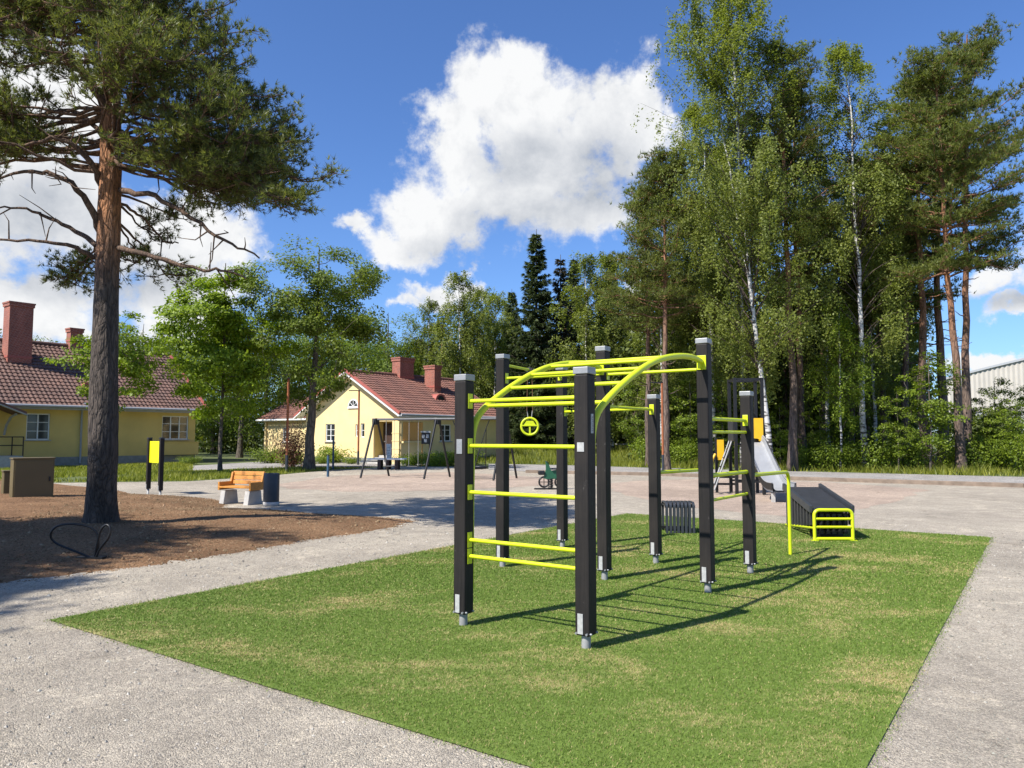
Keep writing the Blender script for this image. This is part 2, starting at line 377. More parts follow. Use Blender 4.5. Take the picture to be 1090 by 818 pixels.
sheet('sand_pit', g((632, 516), (690, 511), (760, 509.5), (880, 513.5), (985, 521), (960, 532), (900, 545), (840, 549), (760, 543), (680, 531)), -.0055, M['sand'], jitter=.09, step=.55)
sheet('swing_sand', g((290, 516), (360, 506.5), (480, 502.5), (590, 509), (600, 515), (540, 519), (470, 522), (380, 524), (310, 520)), -.005, M['sand'], jitter=.09, step=.55)
ke = MB()
k0, k1, k2 = at(560, 503.5), at(700, 506.5), np.array([33, 12.2, 0])
k0b = at(1090, 519)
for a, b in ((k0, k1), (k1, k0b), (k0b, k2)): ke.beam(a + Z * .03, b + Z * .03, .16, .20)
obj('kerb', ke, M['kerb'], bevel=.02)['kind'] = 'structure'

# turf
LW, LL = 6.41, 11.16
L0 = at(52, 660); turf_c = [L0, L0 + V_ * LW, L0 + V_ * LW + U * LL, L0 + U * LL]
sheet('lawn_turf', [c[:2] for c in turf_c], .001, M['turf'])
def turf_blades():
    n = 1250000; a = RNG.random(n) * LL; b = RNG.random(n) * LW
    P = L0 + a[:, None] * U + b[:, None] * V_
    d = np.hypot(P[:, 0], P[:, 1]); keep = RNG.random(n) < np.clip(4.6 / d, .16, 1) ** 1.15; keep &= (P[:, 1] > 2.6)
    P = P[keep]; d = d[keep]; n = len(P)
    edge = RNG.normal(0, .02, (n, 2)); ex_ = (a[keep] < .05) | (b[keep] < .05) | (a[keep] > LL - .05) | (b[keep] > LW - .05); P[:, :2] += edge * (1 + .9 * ex_[:, None]); P[:, 2] = .001
    h = RNG.uniform(.006, .014, n) * np.clip(d / 7, 1, 1.3); w = RNG.uniform(.0016, .0032, n) * np.clip(d / 4.5, 1, 2.6)
    an = RNG.random(n) * 2 * np.pi; s = np.stack([np.cos(an), np.sin(an), np.zeros(n)], 1) * w[:, None]
    ln = RNG.normal(0, .65, (n, 2)) * h[:, None] + np.array([.12, .05]) * h[:, None]
    tip = P + np.concatenate([ln, h[:, None]], 1)
    Vv = np.stack([P - s, P + s, tip], 1).reshape(-1, 3)
    o = fast('turf_grass', Vv, np.arange(3 * n).reshape(-1, 3), M['turfblade'])
    kind(o, 'stuff', 'short green artificial grass with straw coloured patches')
turf_blades()

# soil mound under the big pine
mound_px = [(-330, 512), (-40, 508), (30, 512), (75, 517), (140, 526), (235, 541), (330, 547), (440, 554), (420, 561), (330, 574), (230, 591), (120, 606), (0, 620), (-160, 640), (-420, 640)]
MP = np.array([at(x, y)[:2] for x, y in mound_px]); MC = np.array([-8.6, 13.6])
MA = np.arctan2(MP[:, 1] - MC[1], MP[:, 0] - MC[0]); MR = np.hypot(*(MP - MC).T); o_ = np.argsort(MA); MA, MR = MA[o_], MR[o_]
NZ = RNG.normal(0, 1, (64, 64))
def vnoise(x, y):
    xi, yi = np.floor(x).astype(int), np.floor(y).astype(int); fx, fy = x - xi, y - yi; fx = fx * fx * (3 - 2 * fx); fy = fy * fy * (3 - 2 * fy)
    a, b, c, d = NZ[xi % 64, yi % 64], NZ[(xi + 1) % 64, yi % 64], NZ[xi % 64, (yi + 1) % 64], NZ[(xi + 1) % 64, (yi + 1) % 64]
    return (a * (1 - fx) + b * fx) * (1 - fy) + (c * (1 - fx) + d * fx) * fy
def mound_r(an):
    return np.interp(an, np.r_[MA - 2 * np.pi, MA, MA + 2 * np.pi], np.r_[MR, MR, MR])
def mound_z(x, y):
    an = np.arctan2(y - MC[1], x - MC[0]); rho = np.hypot(x - MC[0], y - MC[1]) / mound_r(an)
    base = .20 * np.clip(1 - rho ** 2.2, 0, 1) + .02 * vnoise(x * 1.3, y * 1.3) * np.clip(1.15 - rho, 0, 1) + .012 * vnoise(x * 4, y * 4) * np.clip(1.05 - rho, 0, 1)
    return np.where(rho <= 1, base, -.02), rho
def mound():
    na, nr = 260, 60; an = np.linspace(-np.pi, np.pi, na, endpoint=False); R = mound_r(an) * (1 + .012 * RNG.normal(0, 1, na))
    Vv = [[*MC, 0]]
    for i in range(1, nr + 1):
        q = i / nr; Vv += [[MC[0] + R[j] * q * math.cos(an[j]), MC[1] + R[j] * q * math.sin(an[j]), 0] for j in range(na)]
    Vv = np.array(Vv); Vv[:, 2] = mound_z(Vv[:, 0], Vv[:, 1])[0]; Vv[-na:, 2] = -.012
    Fs = [(0, 1 + j, 1 + (j + 1) % na) for j in range(na)]
    for i in range(nr - 1):
        for j in range(na):
            k = (j + 1) % na; a, b = 1 + i * na, 1 + (i + 1) * na; Fs.append((a + j, b + j, b + k, a + k))
    mb = MB(); mb.add(Vv, Fs, True); o = obj('soil', mb, M['soil']); o['kind'] = 'structure'
mound()

def rocks(name, P, size, m, label):
    n = len(P); base = np.array([[1, 0, 0], [0, 1, 0], [-1, 0, 0], [0, -1, 0], [0, 0, .8], [0, 0, -.5]], float)
    an = RNG.random(n) * 6.28; c, s = np.cos(an), np.sin(an)
    Vv = base[None] * (size[:, None, None] * RNG.uniform(.6, 1.3, (n, 6, 1))); x = Vv[..., 0] * c[:, None] - Vv[..., 1] * s[:, None]; y = Vv[..., 0] * s[:, None] + Vv[..., 1] * c[:, None]
    Vv = np.stack([x, y, Vv[..., 2]], -1) + P[:, None, :]
    f = np.array([[0, 1, 4], [1, 2, 4], [2, 3, 4], [3, 0, 4], [1, 0, 5], [2, 1, 5], [3, 2, 5], [0, 3, 5]])
    Fc = (f[None] + 6 * np.arange(n)[:, None, None]).reshape(-1, 3)
    kind(fast(name, Vv.reshape(-1, 3), Fc, m), 'stuff', label)
def pebbles():
    n = 110000; r = 2.8 + 13 * RNG.random(n) ** 1.7; a = RNG.uniform(R_(40), R_(140), n)
    P = np.stack([r * np.cos(a), r * np.sin(a), np.full(n, -.006)], 1)
    q = P - L0; uu, vv = q @ U, q @ V_; ok = ~((uu > RNG.exponential(.03, n)) & (uu < LL - RNG.exponential(.03, n)) & (vv > RNG.exponential(.03, n)) & (vv < LW - RNG.exponential(.03, n)))
    ok &= mound_z(P[:, 0], P[:, 1])[1] > 1.0
    P = P[ok]; n = len(P); rocks('loose_gravel', P, RNG.uniform(.0019, .0043, n) * (1 + 2.0 * (RNG.random(n) > .965)) * np.clip(np.hypot(P[:, 0], P[:, 1]) / 5, 1, 2.0), M['pebble'], 'loose grey gravel stones around the green turf')
    n = 40000; r = np.sqrt(RNG.random(n)); a = RNG.uniform(-np.pi, np.pi, n); rr = r * mound_r(a) * 1.02
    P = np.stack([MC[0] + rr * np.cos(a), MC[1] + rr * np.sin(a), np.zeros(n)], 1); ok = P[:, 1] < 22; P = P[ok]; P[:, 2] = np.maximum(mound_z(P[:, 0], P[:, 1])[0], -.008) + .002
    rocks('soil_clods', P, RNG.uniform(.006, .015, len(P)) * (1 + 1.5 * (RNG.random(len(P)) > .97)), M['clod'], 'brown crumbs of bark mulch and earth under the pine')
pebbles()

def blades(name, poly, dens, h0, h1, w, m, label, clump=.5, zf=None):
    P = np.array(poly)[:, :2]; lo, hi = P.min(0), P.max(0); n = int(dens * np.prod(hi - lo)); Q = lo + RNG.random((n, 2)) * (hi - lo)
    ins = np.zeros(n, bool); j = len(P) - 1
    for i in range(len(P)):
        a, b = P[i], P[j]; cnd = ((a[1] > Q[:, 1]) != (b[1] > Q[:, 1])) & (Q[:, 0] < (b[0] - a[0]) * (Q[:, 1] - a[1]) / (b[1] - a[1] + 1e-9) + a[0]); ins ^= cnd; j = i
    Q = Q[ins]; nv = vnoise(Q[:, 0] * .8, Q[:, 1] * .8); Q = Q[RNG.random(len(Q)) < .75 + clump * nv]; n = len(Q)
    h = RNG.uniform(h0, h1, n) * (1 + .35 * vnoise(Q[:, 0] * .5 + 9, Q[:, 1] * .5)); an = RNG.random(n) * 6.28
    B = np.concatenate([Q, (np.full((n, 1), -.03) if zf is None else (zf(Q[:, 0], Q[:, 1]) - .03)[:, None])], 1); s = np.stack([np.cos(an), np.sin(an), np.zeros(n)], 1) * w * RNG.uniform(.6, 1.3, n)[:, None]
    tip = B + np.concatenate([RNG.normal(0, .35, (n, 2)) * h[:, None], h[:, None]], 1)
    return kind(fast(name, np.stack([B - s, B + s, tip], 1).reshape(-1, 3), np.arange(3 * n).reshape(-1, 3), m), 'stuff', label)
blades('lawn_grass', g((-60, 516), (60, 513), (200, 511.5), (270, 507), (330, 502), (400, 497.5), (280, 499), (205, 501), (205, 494)) + [np.array([-20, 47.]), np.array([-27.5, 38.5])], 190, .06, .17, .020, M['grassblade'], 'mown green grass in front of the yellow houses')
def bank_z(x, y):
    t = np.clip((y - 43) / 20, 0, 1); q = 545 + x / np.maximum(y, 1) * 800; e = np.clip((q - 440) / 60, 0, 1) * np.clip((760 - q) / 70, 0, 1)
    return .62 * t * t * (3 - 2 * t) * e
def bank():
    xs, ys = np.linspace(-10, 22, 50), np.linspace(42, 82, 40); X, Y = np.meshgrid(xs, ys); Zz = bank_z(X, Y) - .026 + .02 * vnoise(X, Y) * (bank_z(X, Y) > .01); n = 50
    mb = MB(); mb.add(np.stack([X.ravel(), Y.ravel(), np.where(bank_z(X, Y).ravel() > .004, Zz.ravel(), -.08)], 1), [(i * n + j, i * n + j + 1, (i + 1) * n + j + 1, (i + 1) * n + j) for i in range(39) for j in range(49)], True)
    obj('meadow_bank', mb, M['forestfloor'])['kind'] = 'structure'
bank()
blades('meadow_grass', g((500, 493.5), (600, 495), (700, 498), (1090, 507.5)) + [np.array([30, 24.]), np.array([34, 33.]), np.array([20, 48.]), np.array([10, 70.]), np.array([-3.5, 70.]), np.array([-3.2, 50.])], 75, .12, .42, .024, M['grassblade'], 'tall meadow grass between the asphalt path and the wood', .5, bank_z)
# ------------------------------------------------------------------ vegetation generators
def leaf_quads(P, size, rng, droop=0.0):
    n = len(P); c0 = P.mean(0); out = P - c0; out /= np.linalg.norm(out, axis=1)[:, None] + 1e-9; nr = rng.normal(0, .55, (n, 3)) + out * .75 + np.array([0, 0, .65])      # leaves turn their faces up and outwards
    a = np.cross(nr, rng.normal(0, 1, (n, 3))); a[:, 2] -= droop * .6; a /= np.linalg.norm(a, axis=1)[:, None]
    b = np.cross(a, nr); b /= np.linalg.norm(b, axis=1)[:, None] + 1e-9
    L = size * rng.uniform(.7, 1.3, n); W = L * .62
    aL, bW = a * L[:, None], b * (W / 2)[:, None]
    V = np.stack([P, P + aL * .45 + bW, P + aL, P + aL * .45 - bW], 1).reshape(-1, 3)
    return V, np.arange(4 * n).reshape(-1, 4)
def needle_tris(P, ax, k, length, width, spread, rng):
    n = len(P); d = ax[:, None, :] + rng.normal(0, spread, (n, k, 3)); d /= np.linalg.norm(d, axis=2)[..., None]
    L = length * rng.uniform(.7, 1.2, (n, k, 1)); s = np.cross(d, rng.normal(0, .6, (n, k, 3)) + np.array([0, 0, 1.])); s /= np.linalg.norm(s, axis=2)[..., None] + 1e-9
    s *= width / 2; b = np.repeat(P[:, None, :], k, 1)
    V = np.stack([b - s, b + s, b + d * L], 2).reshape(-1, 3)
    return V, np.arange(len(V)).reshape(-1, 3)
def curve(p0, p1, rng, sag=0.0, wob=.06, n=8):
    t = np.linspace(0, 1, n)[:, None]; L = np.linalg.norm(p1 - p0); P = p0 + (p1 - p0) * t; P[:, 2] += sag * L * 4 * (t * (1 - t))[:, 0]
    w = np.cumsum(rng.normal(0, 1, (n, 3)), 0) / math.sqrt(n); w -= w[0]; w -= t * w[-1]; return P + w * wob * L
def taper(n, r0, r1): return r0 + (r1 - r0) * np.linspace(0, 1, n) ** .8
def make_tree(name, label, cat, loc, trunk_mb, barkm, LV, LF, leafm, group=None):
    t = thing(name, label, cat, (0, 0, 0), group)
    if isinstance(trunk_mb, tuple): obj('limbs', trunk_mb[1], M['twig'], t); trunk_mb = trunk_mb[0]
    obj('trunk', trunk_mb, barkm, t); fast('crown', LV, LF, leafm, t); t.location = tuple(loc); return t

def broadleaf(H, z0, rx, seed, trunk_r, nclump=60, per=260, leaf=.12, rc=.75, flat=.6, lean=(0, 0), zc=None, rz=None, open_=.35, sq=.5):
    rng = np.random.default_rng(seed); mb = MB(); zc = zc or (z0 + H) / 2; rz = rz or (H - z0) / 2
    top = np.array([lean[0], lean[1], H * .93]); tp = curve(np.array([0, 0, -.1]), top, rng, 0, .006, 14); tr = taper(14, trunk_r, .02); tr[0] *= 1.3
    mb.tube(tp, tr, 9)
    sk = [(p, r) for p, r in zip(tp, tr) if p[2] > z0 * .75]
    ce = []
    while len(ce) < nclump:
        d = rng.normal(0, 1, 3); d /= np.linalg.norm(d); q = rng.random() ** sq
        p = np.array([d[0] * rx * q, d[1] * rx * q, zc + d[2] * rz * q]); p[:2] += top[:2] * p[2] / H
        p[:2] *= 1.0 + .18 * math.sin(3 * math.atan2(d[1], d[0]) + seed)
        if p[2] > z0 * .8: ce.append(p)
    ce.sort(key=lambda p: np.hypot(*p[:2]) + abs(p[2] - zc) * .3); LP = []
    for p in ce:
        best = min(range(len(sk)), key=lambda i: np.linalg.norm(sk[i][0] - p) * (1 + (.9 if sk[i][0][2] > p[2] - .15 else 0)))
        q, r = sk[best]; L = np.linalg.norm(p - q)
        cv = curve(q, p, rng, -.05, .09, 6); r0 = max(.012, min(r * .62, .02 + .028 * L)); rr = taper(6, r0, .008); mb.tube(cv, rr, 6, cap=False)
        sk += [(a, b) for a, b in zip(cv[2:], rr[2:])]
        k = rng.uniform(.55, 1.2); m = int(per * k * rng.uniform(.5, 1.3)); g_ = rng.normal(0, 1, (m, 3)); g_ /= np.linalg.norm(g_, axis=1)[:, None]; g_ *= (rng.random(m) ** open_)[:, None]
        tw = 5
        for _ in range(tw):
            e = rng.normal(0, 1, 3); e[2] *= flat; e = p + unit(e) * rc * k * .8; mb.tube(np.array([p, (p + e) / 2 + rng.normal(0, .05, 3), e]), [.009, .006, .003], 4, cap=False)
        g_[:, 2] *= flat; ii = rng.integers(0, 3, m)
        off = rng.normal(0, .36, (3, 3)) * rc
        LP.append(p + g_ * rc * k + off[ii] * np.array([1, 1, flat]))
    LV, LF = leaf_quads(np.concatenate(LP), leaf, rng, .3); return mb, LV, LF

def birch(H, R, seed, trunk_r, nl=70, strands=9, per=26, leaf=.075, zb=.18, fork=False, droop=1.1, path=None, tmin=.2):
    rng = np.random.default_rng(seed); mb = MB(); lm = MB(); n = 18
    tp = path if path is not None else curve(np.zeros(3) + [0, 0, -.1], np.array([rng.normal(0, .3), rng.normal(0, .3), H]), rng, 0, .012, n); n = len(tp)
    tr = taper(n, trunk_r, .02); tr[0] *= 1.25; mb.tube(tp, tr, 9); stems = [(tp, tr)]
    if fork:
        i = int(n * .42); e = tp[i] + np.array([-1.6, .5, H * .50]); f = curve(tp[i], e, rng, 0, .03, 10); fr = taper(10, tr[i] * .7, .015); mb.tube(f, fr, 8); stems.append((f, fr))
    LP = []
    for k in range(nl):
        s, sr = stems[0] if (len(stems) == 1 or rng.random() < .68) else stems[1]
        zt = H * (zb + (1 - zb) * rng.random() ** .9); i = int(np.argmin(abs(s[:, 2] - zt))); i = min(i, len(s) - 2); b = s[i] + (s[i + 1] - s[i]) * rng.random()
        h = (b[2] / H - zb) / (1 - zb); Rr = R * (math.sin(math.pi * min(1, max(.03, h * .86 + .14))) ** .7) * rng.uniform(.6, 1.1) + .25
        an = rng.random() * 6.283; tip = b + np.array([math.cos(an) * Rr, math.sin(an) * Rr, Rr * rng.uniform(.5, 1.15)])
        cv = curve(b, tip, rng, .12, .05, 7); lm.tube(cv, taper(7, min(sr[i] * .4, .010 + .011 * Rr), .004), 5, cap=False)
        for _ in range(max(3, int(strands * (1.15 - .6 * h)))):
            t = rng.uniform(tmin, 1); q = cv[min(5, int(t * 6))] + (cv[min(6, int(t * 6) + 1)] - cv[min(5, int(t * 6))]) * rng.random()
            Ld = rng.uniform(.35, 1.0) * droop * (1.1 - .5 * h); out = np.array([math.cos(an), math.sin(an), 0]) * rng.uniform(.0, .5) + rng.normal(0, .22, 3)
            e = q + out * .9 + np.array([0, 0, -Ld]); u = rng.random(per)[:, None]; pts = q + (out * .9) * np.sqrt(u) + np.array([0, 0, -Ld]) * u ** 1.5
            LP.append(pts + rng.normal(0, .085, (per, 3)))
    LV, LF = leaf_quads(np.concatenate(LP), leaf, rng, .6); return (mb, lm), LV, LF

def pine(H, z0, R, seed, trunk_r, nl=46, sub=6, tuft=6, need=7, nlen=.2, nw=.034, lean=(0, 0), dead=8):
    rng = np.random.default_rng(seed); mb = MB()
    tp = curve(np.array([0, 0, -.1]), np.array([lean[0], lean[1], H]), rng, 0, .01, 16); tr = taper(16, trunk_r, .03); tr[0] *= 1.25; mb.tube(tp, tr, 10)
    TP, TA = [], []
    for k in range(nl + dead):
        dd = k >= nl; zt = rng.uniform(z0 * .55, z0) if dd else z0 + (H * .985 - z0) * rng.random() ** .8
        i = min(14, int(np.searchsorted(tp[:, 2], zt)) - 1); f = (zt - tp[i][2]) / (tp[i + 1][2] - tp[i][2]); b = tp[i] + (tp[i + 1] - tp[i]) * f
        h = (zt - z0) / (H - z0); Rr = rng.uniform(.4, 1.2) if dd else R * (1 - .78 * max(h, 0) ** 1.5) * rng.uniform(.55, 1.2) * min(1, .7 + max(h, 0) * 2)
        an = rng.random() * 6.283; rise = rng.uniform(-.15, .35) + .55 * max(h, 0); tip = b + np.array([math.cos(an) * Rr, math.sin(an) * Rr, Rr * rise])
        cv = curve(b, tip, rng, -.06, .07, 7); mb.tube(cv, taper(7, min(tr[i] * .45, .018 + .02 * Rr), .01), 5, cap=False)
        if dd: continue
        for _ in range(sub + int(R * (1 - h) * 1.5)):
            t = rng.uniform(.35, 1) ; q = cv[min(5, int(t * 6))] + (cv[min(6, int(t * 6) + 1)] - cv[min(5, int(t * 6))]) * rng.random()
            e = q + np.array([math.cos(an) * .25, math.sin(an) * .25, .12]) * Rr * .4 + rng.normal(0, 1, 3) * np.array([.36, .36, .14])
            mb.tube(np.array([q, (q + e) / 2 - [0, 0, .03], e]), [.012, .008, .005], 4, cap=False)
            m = tuft; pp = q + (e - q) * rng.uniform(.35, 1.1, (m, 1)) + rng.normal(0, 1, (m, 3)) * np.array([.17, .17, .075])
            TP.append(pp); TA.append(unit(e - q) * .5 + np.array([0, 0, .75]) + rng.normal(0, .35, (m, 3)))
    TP, TA = np.concatenate(TP), np.concatenate(TA); TA /= np.linalg.norm(TA, axis=1)[:, None]
    LV, LF = needle_tris(TP, TA, need, nlen, nw, .65, rng); return mb, LV, LF

def spruce(H, R, seed, trunk_r, dens=1.0):
    rng = np.random.default_rng(seed); mb = MB(); tp = np.array([[0, 0, -.1], [0, 0, H * .5], [.03, 0, H]]); mb.tube(tp, [trunk_r * 1.1, trunk_r * .6, .02], 8)
    P, A = [], []; z = H * .04
    while z < H * .985:
        h = z / H; Rr = R * (1 - h) ** .85 + .12; nb = int(7 + 4 * (1 - h))
        for _ in range(nb):
            an = rng.random() * 6.283; L = Rr * rng.uniform(.72, 1.12); dr = np.array([math.cos(an), math.sin(an), 0]); t = np.linspace(0, 1, 6)
            sag = -.35 * (1 - h) - .05; cv = np.array([0, 0, z]) + dr * (t * L)[:, None]; cv[:, 2] += L * (sag * t + .28 * t ** 3 + .12 * h * t)
            mb.tube(cv, taper(6, .012 + .008 * L, .004), 4, cap=False)
            m = int((7 + 22 * L) * dens); s = rng.uniform(.15, 1.02, m); ii = np.clip((s * 5).astype(int), 0, 4); q = cv[ii] + (cv[ii + 1] - cv[ii]) * (s * 5 - ii)[:, None]
            sd = np.cross(dr, [0, 0, 1]); lat = rng.uniform(-1, 1, m) * .30 * L * (1.05 - s) + rng.normal(0, .05, m)
            P.append(q + sd * lat[:, None] + np.array([0, 0, -1]) * (abs(lat) * .45 + rng.random(m) * .12)[:, None])
            A.append(dr * .75 + sd * (np.sign(lat) * .55)[:, None] + np.array([0, 0, -.42]) + rng.normal(0, .18, (m, 3)))
        z += .22 + .18 * rng.random() + .12 * (1 - h)
    P, A = np.concatenate(P), np.concatenate(A); A /= np.linalg.norm(A, axis=1)[:, None]
    LV, LF = needle_tris(P, A, 4, .34, .10, .26, rng); return mb, LV, LF

def shrub(seed, rx, h, n, leaf, stems=9):
    rng = np.random.default_rng(seed); mb = MB(); LP = []
    for _ in range(stems):
        a = rng.random() * 6.283; r = rx * rng.random() ** .6; e = np.array([math.cos(a) * r, math.sin(a) * r, h * rng.uniform(.55, 1.0) * (1 - .35 * (r / rx) ** 2)])
        cv = curve(np.array([e[0] * .25, e[1] * .25, -.05]), e, rng, .05, .06, 6); mb.tube(cv, taper(6, .02, .005), 5, cap=False); m = n // stems
        t = rng.random(m) ** .6; ii = np.clip((t * 5).astype(int), 0, 4); q = cv[ii] + (cv[ii + 1] - cv[ii]) * (t * 5 - ii)[:, None]
        LP.append(q + rng.normal(0, 1, (m, 3)) * np.array([.24 * rx, .24 * rx, .13 * h]))
    LP = np.concatenate(LP); LP[:, 2] = np.abs(LP[:, 2]); LV, LF = leaf_quads(LP, leaf, rng, .1); return mb, LV, LF

# ------------------------------------------------------------------ the large pine in front
def big_pine():
    rng = np.random.default_rng(21); Y0 = 12.4; base = at(108, 566); base[2] = float(mound_z(base[:1], base[1:2])[0][0]) - .05
    t = thing('pine_tree', 'large old pine with dark lower bark and orange upper trunk on the soil mound', 'tree', base)
    tr_px = [(108, 572), (109, 480), (111, 380), (114, 290), (117, 200), (119, 110), (121, 30), (124, -60), (128, -150)]
    tp = np.array([pt(x, y, Y0) for x, y in tr_px]); tp[0] = base - [0, 0, .15]
    n = 60; s = np.linspace(0, len(tp) - 1, n); P = np.stack([np.interp(s, range(len(tp)), tp[:, k]) for k in range(3)], 1)
    zz = P[:, 2]; rad = np.interp(zz, [0, .35, .9, 2.5, 4.5, 6.5, 8, 9.5, 11.5], [.30, .245, .22, .20, .18, .158, .12, .08, .02])
    mb = MB(); seg = 36; th_ = np.linspace(0, 2 * np.pi, seg, endpoint=False); Vv = []; 
    for i in range(n):
        bumpy = 1 + .16 * max(0, 1 - zz[i] / .55) ** 2 * np.abs(np.cos(2.5 * th_ + .6)) + .04 * vnoise(np.cos(th_) * 3 + 5, np.sin(th_) * 3 + zz[i] * 1.1) + .03 * vnoise(np.cos(th_) * 7 + 15, np.sin(th_) * 7 + zz[i] * 2.5)
        Vv.append(np.stack([P[i, 0] + rad[i] * bumpy * np.cos(th_), P[i, 1] + rad[i] * bumpy * np.sin(th_), np.full(seg, zz[i])], 1))
    mb.add(np.concatenate(Vv), [(i * seg + j, i * seg + (j + 1) % seg, (i + 1) * seg + (j + 1) % seg, (i + 1) * seg + j) for i in range(n - 1) for j in range(seg)], True)
    obj('trunk', mb, M['pinebark'], t)
    def on_trunk(z): return np.array([np.interp(z, zz, P[:, 0]), np.interp(z, zz, P[:, 1]), z])
    q = lambda x, y, d=0.0: pt(x, y, Y0 + d)
    def smooth_path(L, m=14):
        L = np.array(L); s = np.linspace(0, len(L) - 1, m); return np.stack([np.interp(s, range(len(L)), L[:, k]) for k in range(3)], 1)
    def bare(L, r0, r1=.012, twigs=5):
        cv = smooth_path(L, 18); cv[1:-1] += rng.normal(0, .018, (16, 3)); b = MB(); b.tube(cv, taper(18, r0, r1), 8)
        for _ in range(twigs):
            i = rng.integers(6, 17); e = cv[i] + rng.normal(0, .28, 3) + np.array([0, 0, .05]); m_ = (cv[i] + e) / 2 + rng.normal(0, .06, 3); b.tube(np.array([cv[i], m_, e]), [.014, .009, .004], 5, cap=False)
        obj('limb', b, M['limbbark'], t); return cv
    TP, TA = [], []; tw = MB()
    def spray(cv, start=.4, rate=3.2, size=.55, r0=.02):
        L = np.linalg.norm(np.diff(cv, axis=0), axis=1).sum(); m = len(cv) - 1
        for _ in range(max(4, int(L * rate))):
            s = rng.uniform(start, 1) * m; i = min(m - 1, int(s)); b = cv[i] + (cv[i + 1] - cv[i]) * (s - i); d = unit(cv[i + 1] - cv[i])
            dr = unit(d * .7 + rng.normal(0, .8, 3) * np.array([1, 1, .45]) + np.array([0, 0, .12])); Ls = size * rng.uniform(.6, 1.3); e = b + dr * Ls + np.array([0, 0, .06])
            c2 = curve(b, e, rng, -.06, .06, 5); tw.tube(c2, taper(5, r0 * .7, .006), 5, cap=False)
            for _ in range(6):
                u = rng.uniform(.35, 1) * 4; k = min(3, int(u)); b2 = c2[k] + (c2[k + 1] - c2[k]) * (u - k)
                d2 = unit(dr * .6 + rng.normal(0, .75, 3) * np.array([1, 1, .55]) + np.array([0, 0, .35])); e2 = b2 + d2 * rng.uniform(.14, .34)
                tw.tube(np.array([b2, (b2 + e2) / 2 - [0, 0, .015], e2]), [.007, .005, .003], 4, cap=False)
                mm = 5; pp = b2 + (e2 - b2) * rng.uniform(.4, 1.08, (mm, 1)) + rng.normal(0, .035, (mm, 3)); TP.append(pp); TA.append(d2 * .8 + np.array([0, 0, .35]) + rng.normal(0, .25, (mm, 3)))
    # bare limbs, as in the photograph
    bare([q(103, 274), (q(80, 264, -.2)), q(45, 257, -.3), q(0, 255, -.3), q(-40, 262, -.3)], .045)
    bare([q(103, 262), q(80, 245, .2), q(50, 230, .3), q(24, 222, .3), q(-15, 219, .3)], .05)
    bare([q(108, 248), q(97, 222, -.2), q(78, 196, -.4), q(50, 182, -.5), q(20, 184, -.5), q(-5, 192, -.5)], .07, .016, 8)
    c4 = bare([q(110, 200), q(95, 170, -.3), q(76, 152, -.5), q(55, 148, -.6), q(20, 156, -.7), q(-20, 150, -.7)], .06, .015, 8)
    spray(c4, .62, 4.5, .5)
    c5 = bare([q(112, 150), q(96, 128, .3), q(75, 118, .5), q(45, 122, .6), q(15, 128, .7), q(-30, 120, .7)], .05, .012, 7)
    spray(c5, .55, 4.0, .5)
    c6 = bare([q(117, 120), q(100, 92, -.3), q(80, 72, -.6), q(52, 50, -.8), q(25, 26, -.9), q(-10, 26, -.9)], .085, .03, 6)
    spray(c6, .55, 3.5, .6)
    bare([q(124, 264), q(150, 270, -.3), q(185, 279, -.5), q(218, 287, -.6), q(240, 288, -.6), q(262, 297, -.6)], .05)
    bare([q(128, 203), q(160, 207, -.3), q(190, 222, -.6), q(225, 248, -.8), q(250, 262, -.9), q(276, 275, -1)], .055, .012, 8)
    bare([q(128, 178), q(150, 182, .2), q(180, 194, .4), q(208, 207, .5), q(230, 217, .6)], .055)
    c8 = bare([q(128, 158), q(160, 163, -.4), q(195, 171, -.8), q(230, 184, -1.1), q(265, 197, -1.3), q(300, 214, -1.5)], .05, .012, 6)
    spray(c8, .62, 5, .5)
    bare([q(124, 215), q(145, 226, .4), q(160, 240, .7), q(175, 258, .9), q(190, 259, 1)], .03)
    # hanging foliage under the right side
    for x, y, d in [(190, 232, .9), (165, 250, 1.2), (205, 205, .7), (150, 282, 1.6), (85, 292, 1.8), (70, 300, 2), (225, 190, .3), (175, 292, 1.6), (235, 205, -.4)]:
        b = on_trunk(max(4.6, q(x, y, d)[2] + rng.uniform(.1, .7))); cv = curve(b, q(x, y, d), rng, .04, .05, 9); tw.tube(cv, taper(9, .028, .01), 6, cap=False); spray(cv, .72, 4.2, .42)
